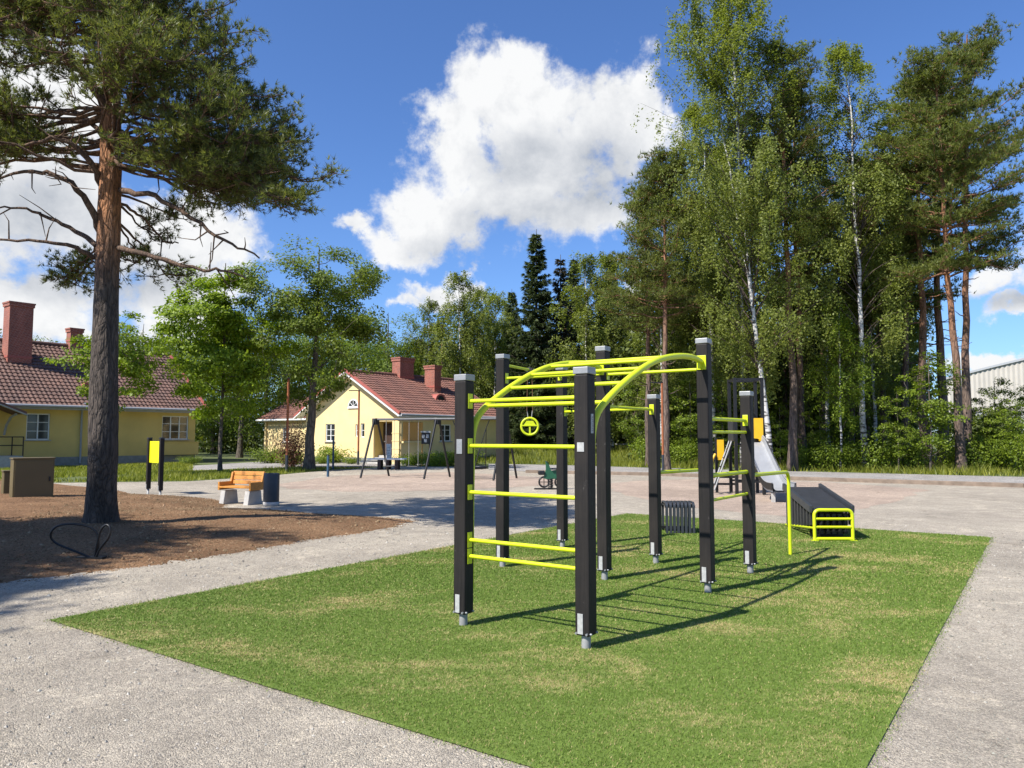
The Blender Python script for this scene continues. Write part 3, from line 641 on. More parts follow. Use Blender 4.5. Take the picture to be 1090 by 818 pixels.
    tg = [(345, 188, -.8), (336, 165, .2), (330, 205, -.2), (322, 140, -.5), (318, 175, 1), (305, 118, .3), (312, 210, .6), (300, 95, -.6), (292, 150, -1.4), (288, 178, 1.5), (280, 78, .5), (268, 60, -.7), (275, 120, 1.2), (268, 200, -.8),
          (262, 150, -1.7), (250, 35, .2), (248, 100, -1.6), (245, 75, 1.6), (240, 172, 1.9), (232, 130, -2.0), (228, 12, -.5), (222, 55, -1.4), (215, 95, 1.9), (210, 150, 2.1), (205, 30, 1.2), (198, 75, -2.1), (192, 115, 2.4), (186, 8, -1),
          (180, 50, 2), (172, 90, -2.3), (165, 20, 1.5), (158, 60, -1.7), (150, 100, -2.2), (140, 30, -1.6), (132, 75, -2.4), (128, 0, 1), (112, 45, -1.9), (105, 95, -2.2), (95, 15, 1), (85, 60, -1.6), (70, 30, .6), (60, 0, -.8), (55, 75, -1.9), (40, 20, -.4),
          (30, 45, .8), (20, 5, -1), (5, 30, 1.1), (-10, 0, -.5), (-20, 60, .5), (-35, 30, -.8), (-40, 140, -.3), (10, 145, -.5), (35, 152, .5), (-15, 110, .6), (-60, 100, -.6), (80, 85, 1.6), (150, 60, 2.4), (120, 20, 2.4),
          (300, 185, -1.2), (340, 195, .6), (290, 205, .2), (255, 185, -1.3), (230, 165, -.9), (285, 110, -.4), (255, 125, .3), (310, 155, -.2)]
    for _ in range(32): tg.append((rng.uniform(20, 195), rng.uniform(-110, 20), rng.uniform(-2.2, 2.2)))
    for _ in range(26): tg.append((rng.uniform(-130, 10), rng.uniform(-60, 15) if rng.random() < .6 else rng.uniform(110, 165), rng.uniform(-2, 2)))
    tg = [(x, y - (34 if d < -1.2 and x < 200 else 0), d) for x, y, d in tg]
    for x, y, d in tg:
        if x > 130: x = 130 + (x - 130) * (.835 if y > 120 else .80)
        if y < -20 and abs(x - 125) > 120 + y * .45: x = 125 + (x - 125) * .6
        e = q(x, y, d); hor = math.hypot(e[0] - P[30, 0], e[1] - P[30, 1]); z0 = min(10.3, max(6.35 + .5 * rng.random() if x > 135 else 5.6, e[2] - hor * (rng.uniform(-.12, .5) if x > 205 else rng.uniform(-.1, .22)))); b = on_trunk(z0)
        cv = curve(b, e, rng, -.05, .06, 10); tw.tube(cv, taper(10, .014 + .009 * np.linalg.norm(e - b), .008), 6, cap=False); spray(cv, .58, 4.2, .58)
    obj('branches', tw, M['limbbark'], t)
    TPa, TAa = np.concatenate(TP), np.concatenate(TA); TAa /= np.linalg.norm(TAa, axis=1)[:, None]
    LV, LF = needle_tris(TPa, TAa, 11, .105, .0125, .55, rng); fast('crown', LV, LF, M['needle_near'], t); print('big pine tufts', len(TPa), len(LF)); return t
M['limbbark'] = bark_mat('pine_limb_bark', (.12, .075, .05), (.20, .11, .065), 5, 9, 14, b=.4)
BIG = big_pine()
copy_tree(BIG, (-13.6, 6.4, 0), 1.3, 1.0, 'large pine beyond the edge of the mound whose shade falls across the soil')
copy_tree(BIG, (-13.0, 3.7, 0), 2.2, .9, 'large pine standing off the gravel near the camera, shading the path')
# ------------------------------------------------------------------ workout rig
u2 = np.array([.581, .814, 0.]); v2 = np.array([.814, -.581, 0.]); RA = math.atan2(u2[1], u2[0])
PB = at(624, 690); PA = PB - 1.2 * v2; PE = PB + 2.5 * u2; PD = PE - 1.2 * v2; PC = PD - 1.42 * v2
PF = PD + 1.35 * u2; PG = PE + 1.35 * u2; PH = PD + 1.79 * u2 - 1.66 * v2
HS, HT = 2.13, 2.62
rig = thing('climbing_rig', 'lime yellow and black street workout rig with arched monkey bars on the green turf', 'climbing rig', (PA + PG) / 2)
PW = .125
def post(p, h, stick=()):
    mb = MB(); mb.frame_box(p + Z * (.10 + (h - .13) / 2 - .01), u2, v2, Z, PW, PW, h - .13 - .02)
    po = obj('post', mb, M['post'], rig, bevel=.012)
    c = MB(); c.frame_box(p + Z * (h - .02), u2, v2, Z, PW + .008, PW + .008, .055); obj('cap', c, M['alu'], po, bevel=.006)
    f = MB(); f.tube([p - Z * .01, p + Z * .12], .036, 16); obj('foot', f, M['steel'], po)
    for n, w in ((-u2, v2), (u2, v2)):
        b = MB(); b.frame_box(p + n * (PW / 2 + .004) + Z * .19 - w * .012, w, n, Z, .046, .006, .15); obj('base_plate', b, M['plate'], po)
    for n, w in ((-u2, v2), (v2, u2)):
        for s in (-1, 1):
            b = MB(); b.tube([p + n * (PW / 2 - .002) + w * s * .045 + Z * .118, p + n * (PW / 2 + .014) + w * s * .045 + Z * .118], .009, 8); obj('bolt', b, M['alu'], po)
    for n, w, z, sw, sh, m in stick:
        s = MB(); s.frame_box(p + n * (PW / 2 + .003) + Z * z, w, n, Z, sw, .004, sh); obj('sticker', s, M[m], po)
    return po
post(PA, HS, [(-u2, v2, 1.515, .06, .125, 'alu')])
pb = post(PB, HS, [(-u2, v2, 1.52, .06, .07, 'plate'), (v2, u2, 1.70, .035, .15, 'plate')])
def letter_strip():                                   # small dark lettering marks on the side plate
    m = MB(); n = v2; x = PB + n * (PW / 2 + .006)
    for i in range(7):
        z0 = 1.645 + i * .017
        m.frame_box(x + Z * z0 + u2 * RNG.uniform(-.003, .003), u2, n, Z, .014, .001, .003)
        if i % 2 == 0: m.frame_box(x + Z * (z0 + .006) + u2 * .005, u2, n, Z, .003, .001, .010)
        else: m.frame_box(x + Z * (z0 + .006) - u2 * .005, u2, n, Z, .003, .001, .010)
    obj('lettering', m, M['blackmetal'], pb)
letter_strip()
post(PC, HT); post(PD, HT); post(PE, HT); post(PF, HS); post(PG, HS); post(PH, HT)
def bar(p, q, z0, z1=None, r=.0175, plates=(True, True), end=PW / 2, off=None):
    z1 = z0 if z1 is None else z1; d = unit(q - p); o = np.zeros(3) if off is None else off
    a, b = p + d * end + Z * z0 + o, q - d * end + Z * z1 + o; mb = MB(); mb.tube([a, b], r, 12); br = obj('bar', mb, M['lime'], rig)
    sd = np.cross(Z, d)
    for on, e, s in ((plates[0], a, 1), (plates[1], b, -1)):
        if on:
            k = MB(); k.frame_box(e + d * s * .004, d, sd, Z, .008, .062, .13); obj('mounting_plate', k, M['lime'], br, bevel=.003)
for z in (1.905, 1.52, 1.125, .722, .585): bar(PA, PB, z, plates=(True, True), r=.017, off=-u2 * .0)
bar(PC, PD, 2.325); bar(PD, PE, 2.305); bar(PC, PH, 2.50, 2.48); bar(PH, PF, 1.96); bar(PD, PF, 1.945)
bar(PE, PG, 1.79, plates=(False, True), r=.021); bar(PE, PG, 1.65, r=.0165, plates=(False, False)); bar(PE, PG, 1.19, 1.185, r=.024, plates=(False, False)); bar(PE, PG, .93, r=.0165, plates=(False, False))
# parallel dip bars, each bending down to the turf
for p in (PG, PF):
    e = p + 1.68 * u2; L = [p + u2 * .07 + Z * 1.14]
    L += [e - u2 * .12 + Z * 1.12] + [e - u2 * .12 + u2 * .12 * math.sin(a) + Z * (1.0 + .12 * math.cos(a)) for a in np.linspace(.25, 1.57, 6)] + [e + Z * .0]
    mb = MB(); mb.tube(L, .024, 12); obj('dip_bar', mb, M['lime'], rig)
# arched ladder rails
prof = np.array([(-.0, .30), (.0, 1.0), (.005, 1.62), (.03, 1.775), (.10, 1.885), (.19, 1.995), (.271, 2.085), (.40, 2.21), (.525, 2.303), (.64, 2.355), (.75, 2.39), (.87, 2.408), (.95, 2.398), (1.0, 2.375)])
def dense(Pf, n=64):
    s = np.r_[0, np.cumsum(np.hypot(np.diff(Pf[:, 0]) * 2.3, np.diff(Pf[:, 1])))]; q = np.linspace(0, s[-1], n); return np.stack([np.interp(q, s, Pf[:, k]) for k in (0, 1)], 1)
pr = dense(prof)
for _ in range(3): pr[1:-1] = (pr[:-2] + 2 * pr[1:-1] + pr[2:]) / 4
for p, e, side in ((PA, PD, 1), (PB, PE, -1)):
    a, b = p + u2 * (PW / 2 + .033), e - u2 * (PW / 2); L = [a + (b - a) * t + Z * z for t, z in pr]
    mb = MB(); mb.tube(L, .030, 14); r = obj('arched_rail', mb, M['lime'], rig)
    k = MB(); k.frame_box(b - u2 * .006 + Z * 2.37, u2, v2, Z, .010, .10, .15); k.frame_box(b - u2 * .05 + Z * 2.345, u2, v2, Z, .085, .012, .085)
    obj('mounting_plate', k, M['lime'], r, bevel=.003)
    k = MB()
    for z in (.45, 1.3): k.frame_box(p + u2 * (PW / 2 + .008) + Z * z, u2, v2, Z, .012, .09, .08)
    obj('clamp', k, M['lime'], r, bevel=.003)
a0, b0, aD, bE = PA + u2 * (PW / 2 + .033), PB + u2 * (PW / 2 + .033), PD - u2 * PW / 2, PE - u2 * PW / 2
for t in (.095, .245, .395, .545, .695, .84):
    z = np.interp(t, prof[2:, 0], prof[2:, 1]); mb = MB(); mb.tube([a0 + (aD - a0) * t + Z * z, b0 + (bE - b0) * t + Z * z], .0175, 12); obj('rung', mb, M['lime'], rig)
# gym ring on its strap
md = PC + (PH - PC) * .42; zb = 2.49; rc = md + Z * 1.735
ring = thing('gym_ring', 'lime yellow gym ring with inner grip hanging on a brown strap from the workout rig', 'gym ring', md + Z * 1.62)
dd = unit(np.cross(unit(md - [0, 0, 0]), Z)); ww = unit(np.cross(Z, dd))
mb = MB(); mb.tube([rc + dd * .112 * math.cos(a) + Z * .112 * math.sin(a) for a in np.linspace(0, 2 * np.pi, 32, endpoint=False)], .0165, 10, closed=True); obj('hoop', mb, M['lime'], ring)
mb = MB(); mb.beam(rc - dd * .108 + Z * .012, rc + dd * .108 + Z * .012, .03, .016); mb.prism([rc + dd * .08 + Z * .02 - ww * .006, rc + dd * .045 + Z * .075 - ww * .006, rc - dd * .045 + Z * .075 - ww * .006, rc - dd * .08 + Z * .02 - ww * .006], ww * .012); mb.beam(rc + Z * .01, rc - Z * .105, .022, .016); obj('grip', mb, M['lime'], ring)
for s in (-1, 1):
    mb = MB(); mb.beam(rc + dd * s * .04 + Z * .20, md + dd * s * .028 + Z * (zb + .02), .005, .045, up=ww); obj('strap', mb, M['strap'], ring)
    mb = MB(); mb.tube([rc + dd * s * .02 + Z * .085, rc + dd * s * .035 + Z * .21], .006, 8); obj('chain_link', mb, M['steel'], ring)
mb = MB(); mb.tube([md + Z * zb - unit(PH - PC) * .04, md + Z * zb + unit(PH - PC) * .04], .034, 14); obj('clamp', mb, M['darkplastic'], ring)

# ------------------------------------------------------------------ slatted jump box and incline bench
def slatted_box():
    c = at(722, 566.5); t = thing('jump_box', 'small dark slatted step box with rounded edges behind the workout rig', 'jump box', c)
    a = v2; b = u2; w, dp, h = .50, .42, .50
    a = np.array([1., -.04, 0]); a /= np.linalg.norm(a); b = np.array([.04, 1., 0]); b /= np.linalg.norm(b)
    for i in range(8):
        x = -w / 2 + .03 + i * (w - .06) / 7; r = .06
        L = [c + a * x - b * dp / 2 + Z * .0] + [c + a * x - b * (dp / 2 - r + r * math.cos(q)) + Z * (h - r + r * math.sin(q)) for q in np.linspace(0, 1.57, 5)] + [c + a * x + b * (dp / 2 - r + r * math.sin(q)) + Z * (h - r + r * math.cos(q)) for q in np.linspace(0, 1.57, 5)] + [c + a * x + b * dp / 2]
        mb = MB()
        for p, q in zip(L[:-1], L[1:]): mb.beam(p, q + unit(q - p) * .004, .042, .022, up=a) if False else mb.frame_box((p + q) / 2, unit(q - p), a, np.cross(unit(q - p), a), np.linalg.norm(q - p) + .006, .040, .022)
        obj('slat', mb, M['anthracite'], t)
    mb = MB()
    for s in (-1, 1): mb.frame_box(c + b * s * (dp / 2 - .03) + Z * (h - .06), a, b, Z, w, .03, .04); mb.frame_box(c + b * s * (dp / 2 - .03) + Z * .06, a, b, Z, w, .03, .04)
    obj('frame', mb, M['blackmetal'], t)
    mb = MB(); mb.frame_box(c + Z * (h - .045), a, b, Z, w - .02, dp - .1, .02); obj('top_panel', mb, M['darkplastic'], t)
slatted_box()
def incline_bench():
    f0, f1 = at(866.5, 575.5), at(907, 575.5); a = unit(f1 - f0); w = np.linalg.norm(f1 - f0); bk = at(841, 562.5); b = unit(bk - f0); b = np.array([-a[1], a[0], 0]) if False else b; L = 1.85
    t = thing('incline_bench', 'black slatted sloping bench with a lime yellow tube frame at its low end', 'exercise bench', (f0 + f1) / 2)
    za, zb_ = .47, .70; n_ = 13
    top0, top1 = lambda s, k: f0 + b * (L * s) + a * (w * k) + Z * (za + (zb_ - za) * s), None
    mb = MB(); mb.prism([top0(0, 0), top0(0, 1), top0(1, 1), top0(1, 0)], Z * -.035); obj('bench_top', mb, M['darkplastic'], t, bevel=.008)
    for k in (0, 1):
        mb = MB(); p, q = top0(-.0, k), top0(1, k); o = a * (-.03 if k == 0 else .03); mb.beam(p + o + Z * .005, q + o + Z * .005, .05, .12); obj('edge_rail', mb, M['anthracite'], t, bevel=.01)
        for i in range(9):
            s = .06 + i * .105; p = top0(s, k); pp = MB(); zb = .21 * (1 - s) + .03; pp.frame_box(np.array([p[0], p[1], (p[2] - .05 + zb) / 2]) + o * .4, b, a, Z, .085, .03, p[2] - .05 - zb); obj('slat', pp, M['darkplastic'], t)
    mb = MB()
    for zr in (.02,): 
        for k in (0, 1): mb.tube([f0 + a * w * k + Z * .19, f0 + b * L + a * w * k + Z * .03], .02, 8)
    obj('ground_rail', mb, M['lime'], t)
    fr = MB(); r = .08; o = -b * .05; A, B = f0 + o - a * .0, f1 + o; h = .47; P = [A] + [A + a * (r - r * math.cos(q)) + Z * (h - r + r * math.sin(q)) for q in np.linspace(0, 1.57, 6)] + [B - a * (r - r * math.sin(q)) + Z * (h - r + r * math.cos(q)) for q in np.linspace(0, 1.57, 6)] + [B]
    fr.tube(P, .026, 12); fr.tube([A + Z * .03, B + Z * .03], .026, 10)
    for z in (.21, .335): fr.tube([A + Z * z, B + Z * z], .02, 10)
    for e in (A, B): fr.frame_box(e + Z * .006, a, b, Z, .11, .09, .012)
    obj('tube_frame', fr, M['lime'], t)
    for i in range(6):
        x = .10 + i * .16; mb = MB(); c = f0 + a * w * x + b * .12; mb.tube([c + Z * .09, c + Z * .13], .05, 12); mb.tube([c + Z * .35, c + Z * .40], .05, 12); mb.tube([c + Z * .1, c + Z * .38], .03, 10); obj('damper', mb, M['blackmetal'], t)
    pl = MB(); pl.frame_box((f0 + f1) / 2 + b * .35 + Z * .22, a, b, Z, w - .06, .02, .4); obj('end_panel', pl, M['blackmetal'], t)
incline_bench()

# ------------------------------------------------------------------ playground tower with slide
def slide_tower():
    c = np.array([6.62, 21.3, 0.]); ang = R_(-4); ex = np.array([math.cos(ang), math.sin(ang), 0]); ey = np.array([-math.sin(ang), math.cos(ang), 0]); w = .74
    t = thing('playground_slide', 'grey chute slide on a black post tower with yellow panels on the pink sand', 'slide', c)
    pz = 1.38
    for i in (-1, 1):
        for j in (-1, 1):
            mb = MB(); mb.frame_box(c + ex * i * w / 2 + ey * j * w / 2 + Z * 1.62, ex, ey, Z, .085, .085, 3.24); obj('tower_post', mb, M['blackmetal'], t, bevel=.006)
    mb = MB()
    for j in (-1, 1): mb.frame_box(c + ey * j * w / 2 + Z * 3.20, ex, ey, Z, w - .09, .05, .06)
    for i in (-1, 1): mb.frame_box(c + ex * i * w / 2 + Z * 3.20, ey, ex, Z, w - .09, .05, .06)
    obj('top_beam', mb, M['blackmetal'], t)
    mb = MB(); mb.frame_box(c + Z * pz, ex, ey, Z, w - .10, w - .10, .05); obj('platform', mb, M['darkplastic'], t)
    mb = MB()
    for z in (.35, .62): mb.frame_box(c - ex * .0 - ey * w / 2 + Z * z, ex, ey, Z, w - .09, .05, .05); mb.frame_box(c + ey * w / 2 + Z * z, ex, ey, Z, w - .09, .05, .05)
    obj('cross_rail', mb, M['blackmetal'], t)
    # front panel with an arched lower edge over the chute
    ar = [(-.08, 1.46), (-.08, 2.11), (.33, 2.11), (.33, 1.46), (.27, 1.46)] + [(.1 + .17 * math.cos(q), 1.46 + .09 * math.sin(q)) for q in np.linspace(.25, 2.89, 9)] + [(-.07, 1.46)]
    mb = MB(); mb.prism([c + ex * (x + .03) - ey * (w / 2 + .06) + Z * z for x, z in ar], -ey * .025); obj('yellow_panel', mb, M['yellowpanel'], t)
    for i in (-1, 1):
        mb = MB(); mb.frame_box(c + ex * i * (w / 2 + .055) + Z * 1.78, ey, ex, Z, w - .1, .02, .62); obj('side_panel', mb, M['yellowpanel'] if i > 0 else M['darkplastic'], t)
    # chute: swept trough
    st = c - ey * (w / 2 + .09) + Z * (pz + .06); prof_ = [(0, 0), (.15, -.03), (.45, -.26), (.9, -.58), (1.4, -.93), (1.75, -1.10), (2.05, -1.155), (2.45, -1.15)]
    hw, hh = .25, .17; sec = [(-hw - .02, hh), (-hw, hh), (-hw + .01, .05), (-hw + .05, 0), (hw - .05, 0), (hw - .01, .05), (hw, hh), (hw + .02, hh), (hw + .02, -.03), (-hw - .02, -.03)]
    pf = np.array(prof_); s_ = np.linspace(0, 2.45, 26); zz = np.interp(s_, pf[:, 0], pf[:, 1])
    for _ in range(2): zz[1:-1] = (zz[:-2] + 2 * zz[1:-1] + zz[2:]) / 4
    shift = lambda s: ex * (.13 * s / 2.45)
    Vv = []; n = len(sec)
    for s, z in zip(s_, zz): Vv += [st + shift(s) - ey * s + ex * (x + .06) + Z * (z + y) for x, y in sec]
    Fs = [(i * n + j, i * n + (j + 1) % n, (i + 1) * n + (j + 1) % n, (i + 1) * n + j) for i in range(25) for j in range(n)]
    mb = MB(); mb.add(Vv, Fs); ch = obj('chute', mb, M['slidesteel'], t)
    for sx in (-1, 1):
        L = [st + shift(s) - ey * s + ex * (sx * (hw + .035) + .06) + Z * (z + hh * .6) for s, z in zip(s_, zz)]; mb = MB()
        for p, q in zip(L[:-1], L[1:]): mb.frame_box((p + q) / 2, unit(q - p), ex, np.cross(unit(q - p), ex), np.linalg.norm(q - p) + .004, .022, .17)
        obj('side_rail', mb, M['blackmetal'], ch)
        L2 = [p + Z * .085 for p in L]; mb = MB(); mb.tube(L2, .016, 8); obj('rim', mb, M['slidesteel'], ch)
    e = st + shift(2.3) - ey * 2.25 + ex * .06; mb = MB()
    for sx in (-1, 1): mb.frame_box(np.array([e[0], e[1], .11]) + ex * sx * .2, ex, ey, Z, .07, .12, .24)
    obj('foot', mb, M['concrete'], ch)
    # ladder on the other side, with low post and yellow panels
    l0, l1 = c - ex * (w / 2 + .04) + ey * .1 + Z * (pz + .02), c - ex * (w / 2 + .62) - ey * .25 + Z * .12
    for k in (-.16, .16):
        mb = MB(); mb.tube([l0 + ey * k + Z * .1, l1 + ey * k], .022, 8); obj('ladder_rail', mb, M['steel'], t)
    for i in range(5):
        p = l0 + (l1 - l0) * (.12 + .19 * i); mb = MB(); mb.beam(p - ey * .17, p + ey * .17, .10, .03); obj('tread', mb, M['blackmetal'], t)
    p = c - ex * (w / 2 + .40) + ey * .35
    mb = MB(); mb.frame_box(p + Z * .78, ex, ey, Z, .07, .07, 1.56); lp = obj('low_post', mb, M['blackmetal'], t)
    mb = MB(); mb.frame_box(p + ex * .11 - ey * .05 + Z * 1.22, ex, ey, Z, .19, .02, .58); obj('yellow_panel', mb, M['yellowpanel'], lp)
    mb = MB(); mb.tube([p - ex * .05 - ey * .1 + Z * 1.1, p - ex * .14 - ey * .15 + Z * .95, p - ex * .19 - ey * .2 + Z * .7, p - ex * .20 - ey * .2 + Z * .45], .035, 8); obj('handrail', mb, M['yellowpanel'], t)
    mb = MB()
    for z in (.25, .45): mb.frame_box(p + ex * .12 - ey * .1 + Z * z, ex, ey, Z, .75, .06, .06)
    obj('step_beam', mb, M['blackmetal'], t)
slide_tower()

# ------------------------------------------------------------------ swings
def swings():
    A1, A2, A3 = np.array([-5.45, 30.1, 0]), np.array([-2.9, 29.35, 0]), np.array([-.25, 28.4, 0]); sp = np.array([.5, .866, 0]); zt = 2.28; bd = unit(A3 - A1)
    t = thing('swing_set', 'black steel swing frame with three pairs of splayed legs on the pink sand', 'swing set', A2)
    for a in (A1, A2, A3):
        for s in (-1, 1):
            mb = MB(); mb.tube([a + sp * s * .86, a + sp * s * .09 + Z * zt], .042, 10); obj('leg', mb, M['blackmetal'], t)
        mb = MB(); mb.frame_box(a + Z * (zt - .08), bd, sp, Z, .17, .24, .26); obj('bracket', mb, M['blackmetal'], t, bevel=.02)
    mb = MB(); mb.tube([A1 + Z * zt - bd * .1, A3 + Z * zt + bd * .1], .05, 10); obj('top_beam', mb, M['beamgrey'], t)
    def seat(b, w, name, label):
        s = thing(name, label, 'swing', b + Z * .42)
        for k in (-1, 1):
            mb = MB(); mb.tube([b + bd * k * w / 2 + Z * (zt - .05), b + bd * k * w / 2 + Z * .45], .009, 6); obj('chain', mb, M['steel'], s)
        mb = MB(); mb.frame_box(b + Z * .43, bd, sp, Z, w + .06, .2, .035); obj('seat', mb, M['darkplastic'], s, bevel=.012)
    L12 = A2 - A1
    seat(A1 + L12 * .24, .36, 'swing', 'flat dark swing seat on thin chains beside the outer pair of frame legs')
    seat(A1 + L12 * .62, .40, 'swing', 'flat grey swing seat hanging in front of the tan porch blind')
    b = (A2 + A3) / 2; n = thing('nest_swing', 'round black basket swing hanging between the middle and far frame legs', 'nest swing', b + Z * .4)
    mb = MB(); mb.tube([b + Z * .42 + bd * .55 * math.cos(a) + sp * .55 * math.sin(a) for a in np.linspace(0, 6.283, 28, endpoint=False)], .055, 8, closed=True); obj('rim', mb, M['blackmetal'], n)
    mb = MB()
    for k in np.linspace(-.45, .45, 7):
        q = math.sqrt(.53 ** 2 - k * k); mb.tube([b + Z * .41 + bd * k - sp * q, b + Z * .36 + bd * k, b + Z * .41 + bd * k + sp * q], .012, 6); mb.tube([b + Z * .41 + sp * k - bd * q, b + Z * .355 + sp * k, b + Z * .41 + sp * k + bd * q], .012, 6)
    obj('net', mb, M['blackmetal'], n)
    for k in (-1, 1):
        for j in (-1, 1):
            mb = MB(); mb.tube([b + bd * k * .75 + Z * (zt - .06), b + bd * k * .62 + Z * (zt - .35), b + bd * k * .38 + sp * j * .4 + Z * .45], .019, 6); obj('rope', mb, M['blackmetal'], n)
swings()

# ------------------------------------------------------------------ spring rider
def rider():
    c = at(586, 521); t = thing('spring_rider', 'green and black spring rider shaped like a small motorbike at the edge of the gravel', 'spring rider', c)
    a = np.array([1, .1, 0]); a = unit(a); b = np.array([-.1, 1, 0])
    mb = MB(); mb.tube([c + Z * (.02 + .3 * s) + .075 * np.array([math.cos(s * 38), math.sin(s * 38), 0]) for s in np.linspace(0, 1, 60)], .015, 6); obj('spring', mb, M['blackmetal'], t)
    mb = MB(); mb.prism([c + a * x + Z * z - b * .03 for x, z in [(-.22, .34), (-.12, .30), (.30, .32), (.42, .55), (.40, .68), (.25, .60), (.02, .56), (-.08, .84), (-.15, .86), (-.14, .6)]], b * .06); obj('body', mb, M['green'], t, bevel=.01)
    for x in (-.17, .32):
        mb = MB(); mb.tube([c + a * (x - .03) + Z * .22 + a * .15 * math.cos(q) + Z * .15 * math.sin(q) for q in np.linspace(0, 6.283, 20, endpoint=False)], .028, 8, closed=True); mb.tube([c + a * (x - .18) + Z * .22, c + a * (x + .12) + Z * .22], .014, 6); mb.tube([c + a * (x - .03) + Z * .07, c + a * (x - .03) + Z * .37], .014, 6); obj('wheel', mb, M['blackmetal'], t)
    mb = MB(); mb.frame_box(c + a * .15 + Z * .62, a, b, Z, .3, .2, .05); obj('seat', mb, M['darkplastic'], t, bevel=.015)
    mb = MB(); mb.tube([c - a * .12 - b * .22 + Z * .84, c - a * .12 + b * .22 + Z * .84], .016, 8); obj('handlebar', mb, M['blackmetal'], t)
    mb = MB(); mb.frame_box(c - a * .28 + Z * .50, a, b, Z, .20, .16, .13); obj('headlamp', mb, M['blackmetal'], t, bevel=.03)
    mb = MB(); mb.frame_box(c + Z * .02 - a * .15, a, b, Z, .7, .1, .035); obj('base', mb, M['blackmetal'], t)
rider()

# ------------------------------------------------------------------ bench, bin, sign, cabinets, bike stand
def park_bench():
    p0, p1 = at(244, 535.5), at(273, 538.6); a = unit(p1 - p0); a = unit(np.array([.93, -.36, 0])); b = np.array([-a[1], a[0], 0]); c = (p0 + p1) / 2 + b * .12 - a * .16; L = .98
    t = thing('park_bench', 'short orange wooden bench on two concrete feet beside the dark round bin', 'bench', c)
    for s in (-1, 1):
        q = c + a * s * (L / 2 - .13); mb = MB(); pr_ = [(-.26, -.02), (.26, -.02), (.20, .32), (-.20, .32)]; mb.prism([q + b * y + Z * z - a * .07 for y, z in pr_], a * .14); obj('concrete_foot', mb, M['concrete'], t, bevel=.015)
        mb = MB(); mb.prism([q + a * s * .10 + b * y + Z * z - a * .025 for y, z in [(-.24, .33), (.28, .33), (.31, .74), (.22, .74), (.16, .52), (-.24, .52)]], a * .05); obj('armrest', mb, M['wood'], t, bevel=.006)
    for i in range(4):
        mb = MB(); mb.frame_box(c + b * (-.20 + i * .115) + Z * .40, a, b, Z, L - .06, .10, .04); obj('seat_plank', mb, M['wood'], t, bevel=.006)
    for i in range(3):
        mb = MB(); mb.frame_box(c + b * (.22 + .025 * i) + Z * (.50 + i * .105), a, unit(b + Z * -.2), unit(Z + b * .2), L - .06, .035, .095); obj('back_plank', mb, M['wood'], t, bevel=.006)
park_bench()
def bin_():
    c = at(288.5, 538.3); t = thing('litter_bin', 'dark grey cylindrical litter bin with a pale base standing at the bench end', 'litter bin', c)
    mb = MB(); mb.lathe([(0, .09), (.178, .09), (.18, .10), (.18, .73), (.175, .745), (.10, .75), (.095, .70), (0, .70)], c, 32); obj('shell', mb, M['anthracite'], t)
    mb = MB(); mb.lathe([(0, -.01), (.182, -.01), (.182, .088), (0, .089)], c, 32); obj('base', mb, M['concrete'], t)
bin_()
def info_sign():
    p0, p1 = at(157.5, 525.5), at(170.5, 527.5); a = unit(p1 - p0); b = np.array([-a[1], a[0], 0]); t = thing('exercise_sign', 'small blank yellow board held between two black posts on the gravel', 'sign', (p0 + p1) / 2)
    for p in (p0, p1):
        mb = MB(); mb.frame_box(p + Z * .84, a, b, Z, .11, .11, 1.42); po = obj('post', mb, M['post'], t, bevel=.01)
        mb = MB(); mb.lathe([(0, .14), (.03, .14), (.03, 0), (.06, -.01), (0, -.01)], p, 12); mb.frame_box(p - b * .06 + Z * .2, a, b, Z, .05, .006, .13); obj('foot', mb, M['steel'], po)
        mb = MB(); mb.frame_box(p + Z * 1.56, a, b, Z, .115, .115, .03); obj('cap', mb, M['anthracite'], po)
    mb = MB(); c = (p0 + p1) / 2; mb.frame_box(c + Z * 1.17, a, b, Z, np.linalg.norm(p1 - p0) - .10, .022, .60); obj('board', mb, M['signyellow'], t, bevel=.004)
info_sign()
def cabinet(px0, px1, pyb, h, dp, label, m='olive'):
    p0, p1 = at(px0, pyb), at(px1, pyb); c = (p0 + p1) / 2; w = np.linalg.norm(p1 - p0); t = thing('utility_cabinet', label, 'utility cabinet', c)
    ca = math.radians(42); a = np.array([math.cos(ca), math.sin(ca), 0]); b = np.array([-a[1], a[0], 0]); c = c + b * dp / 2
    mb = MB(); mb.frame_box(c + Z * h / 2, a, b, Z, w * .93, dp, h); bo = obj('body', mb, M[m], t, bevel=.012)
    mb = MB(); mb.frame_box(c + Z * (h + .012), a, b, Z, w * .93 + .04, dp + .05, .035); obj('lid', mb, M[m], t, bevel=.008)
    mb = MB(); mb.frame_box(c - b * (dp / 2 + .004) + Z * h * .52, a, b, Z, w * .86, .012, h * .86); d = obj('door', mb, M[m], t, bevel=.003)
    mb = MB(); mb.frame_box(c - b * (dp / 2 + .02) + a * w * .36 + Z * h * .55, a, b, Z, .03, .025, .11); obj('handle', mb, M['blackmetal'], d)
cabinet(14.5, 55, 537, 1.07, .42, 'large olive brown metal utility cabinet standing on the soil mound')
cabinet(3.5, 16.5, 533, .72, .30, 'low narrow olive utility cabinet beside the larger one')
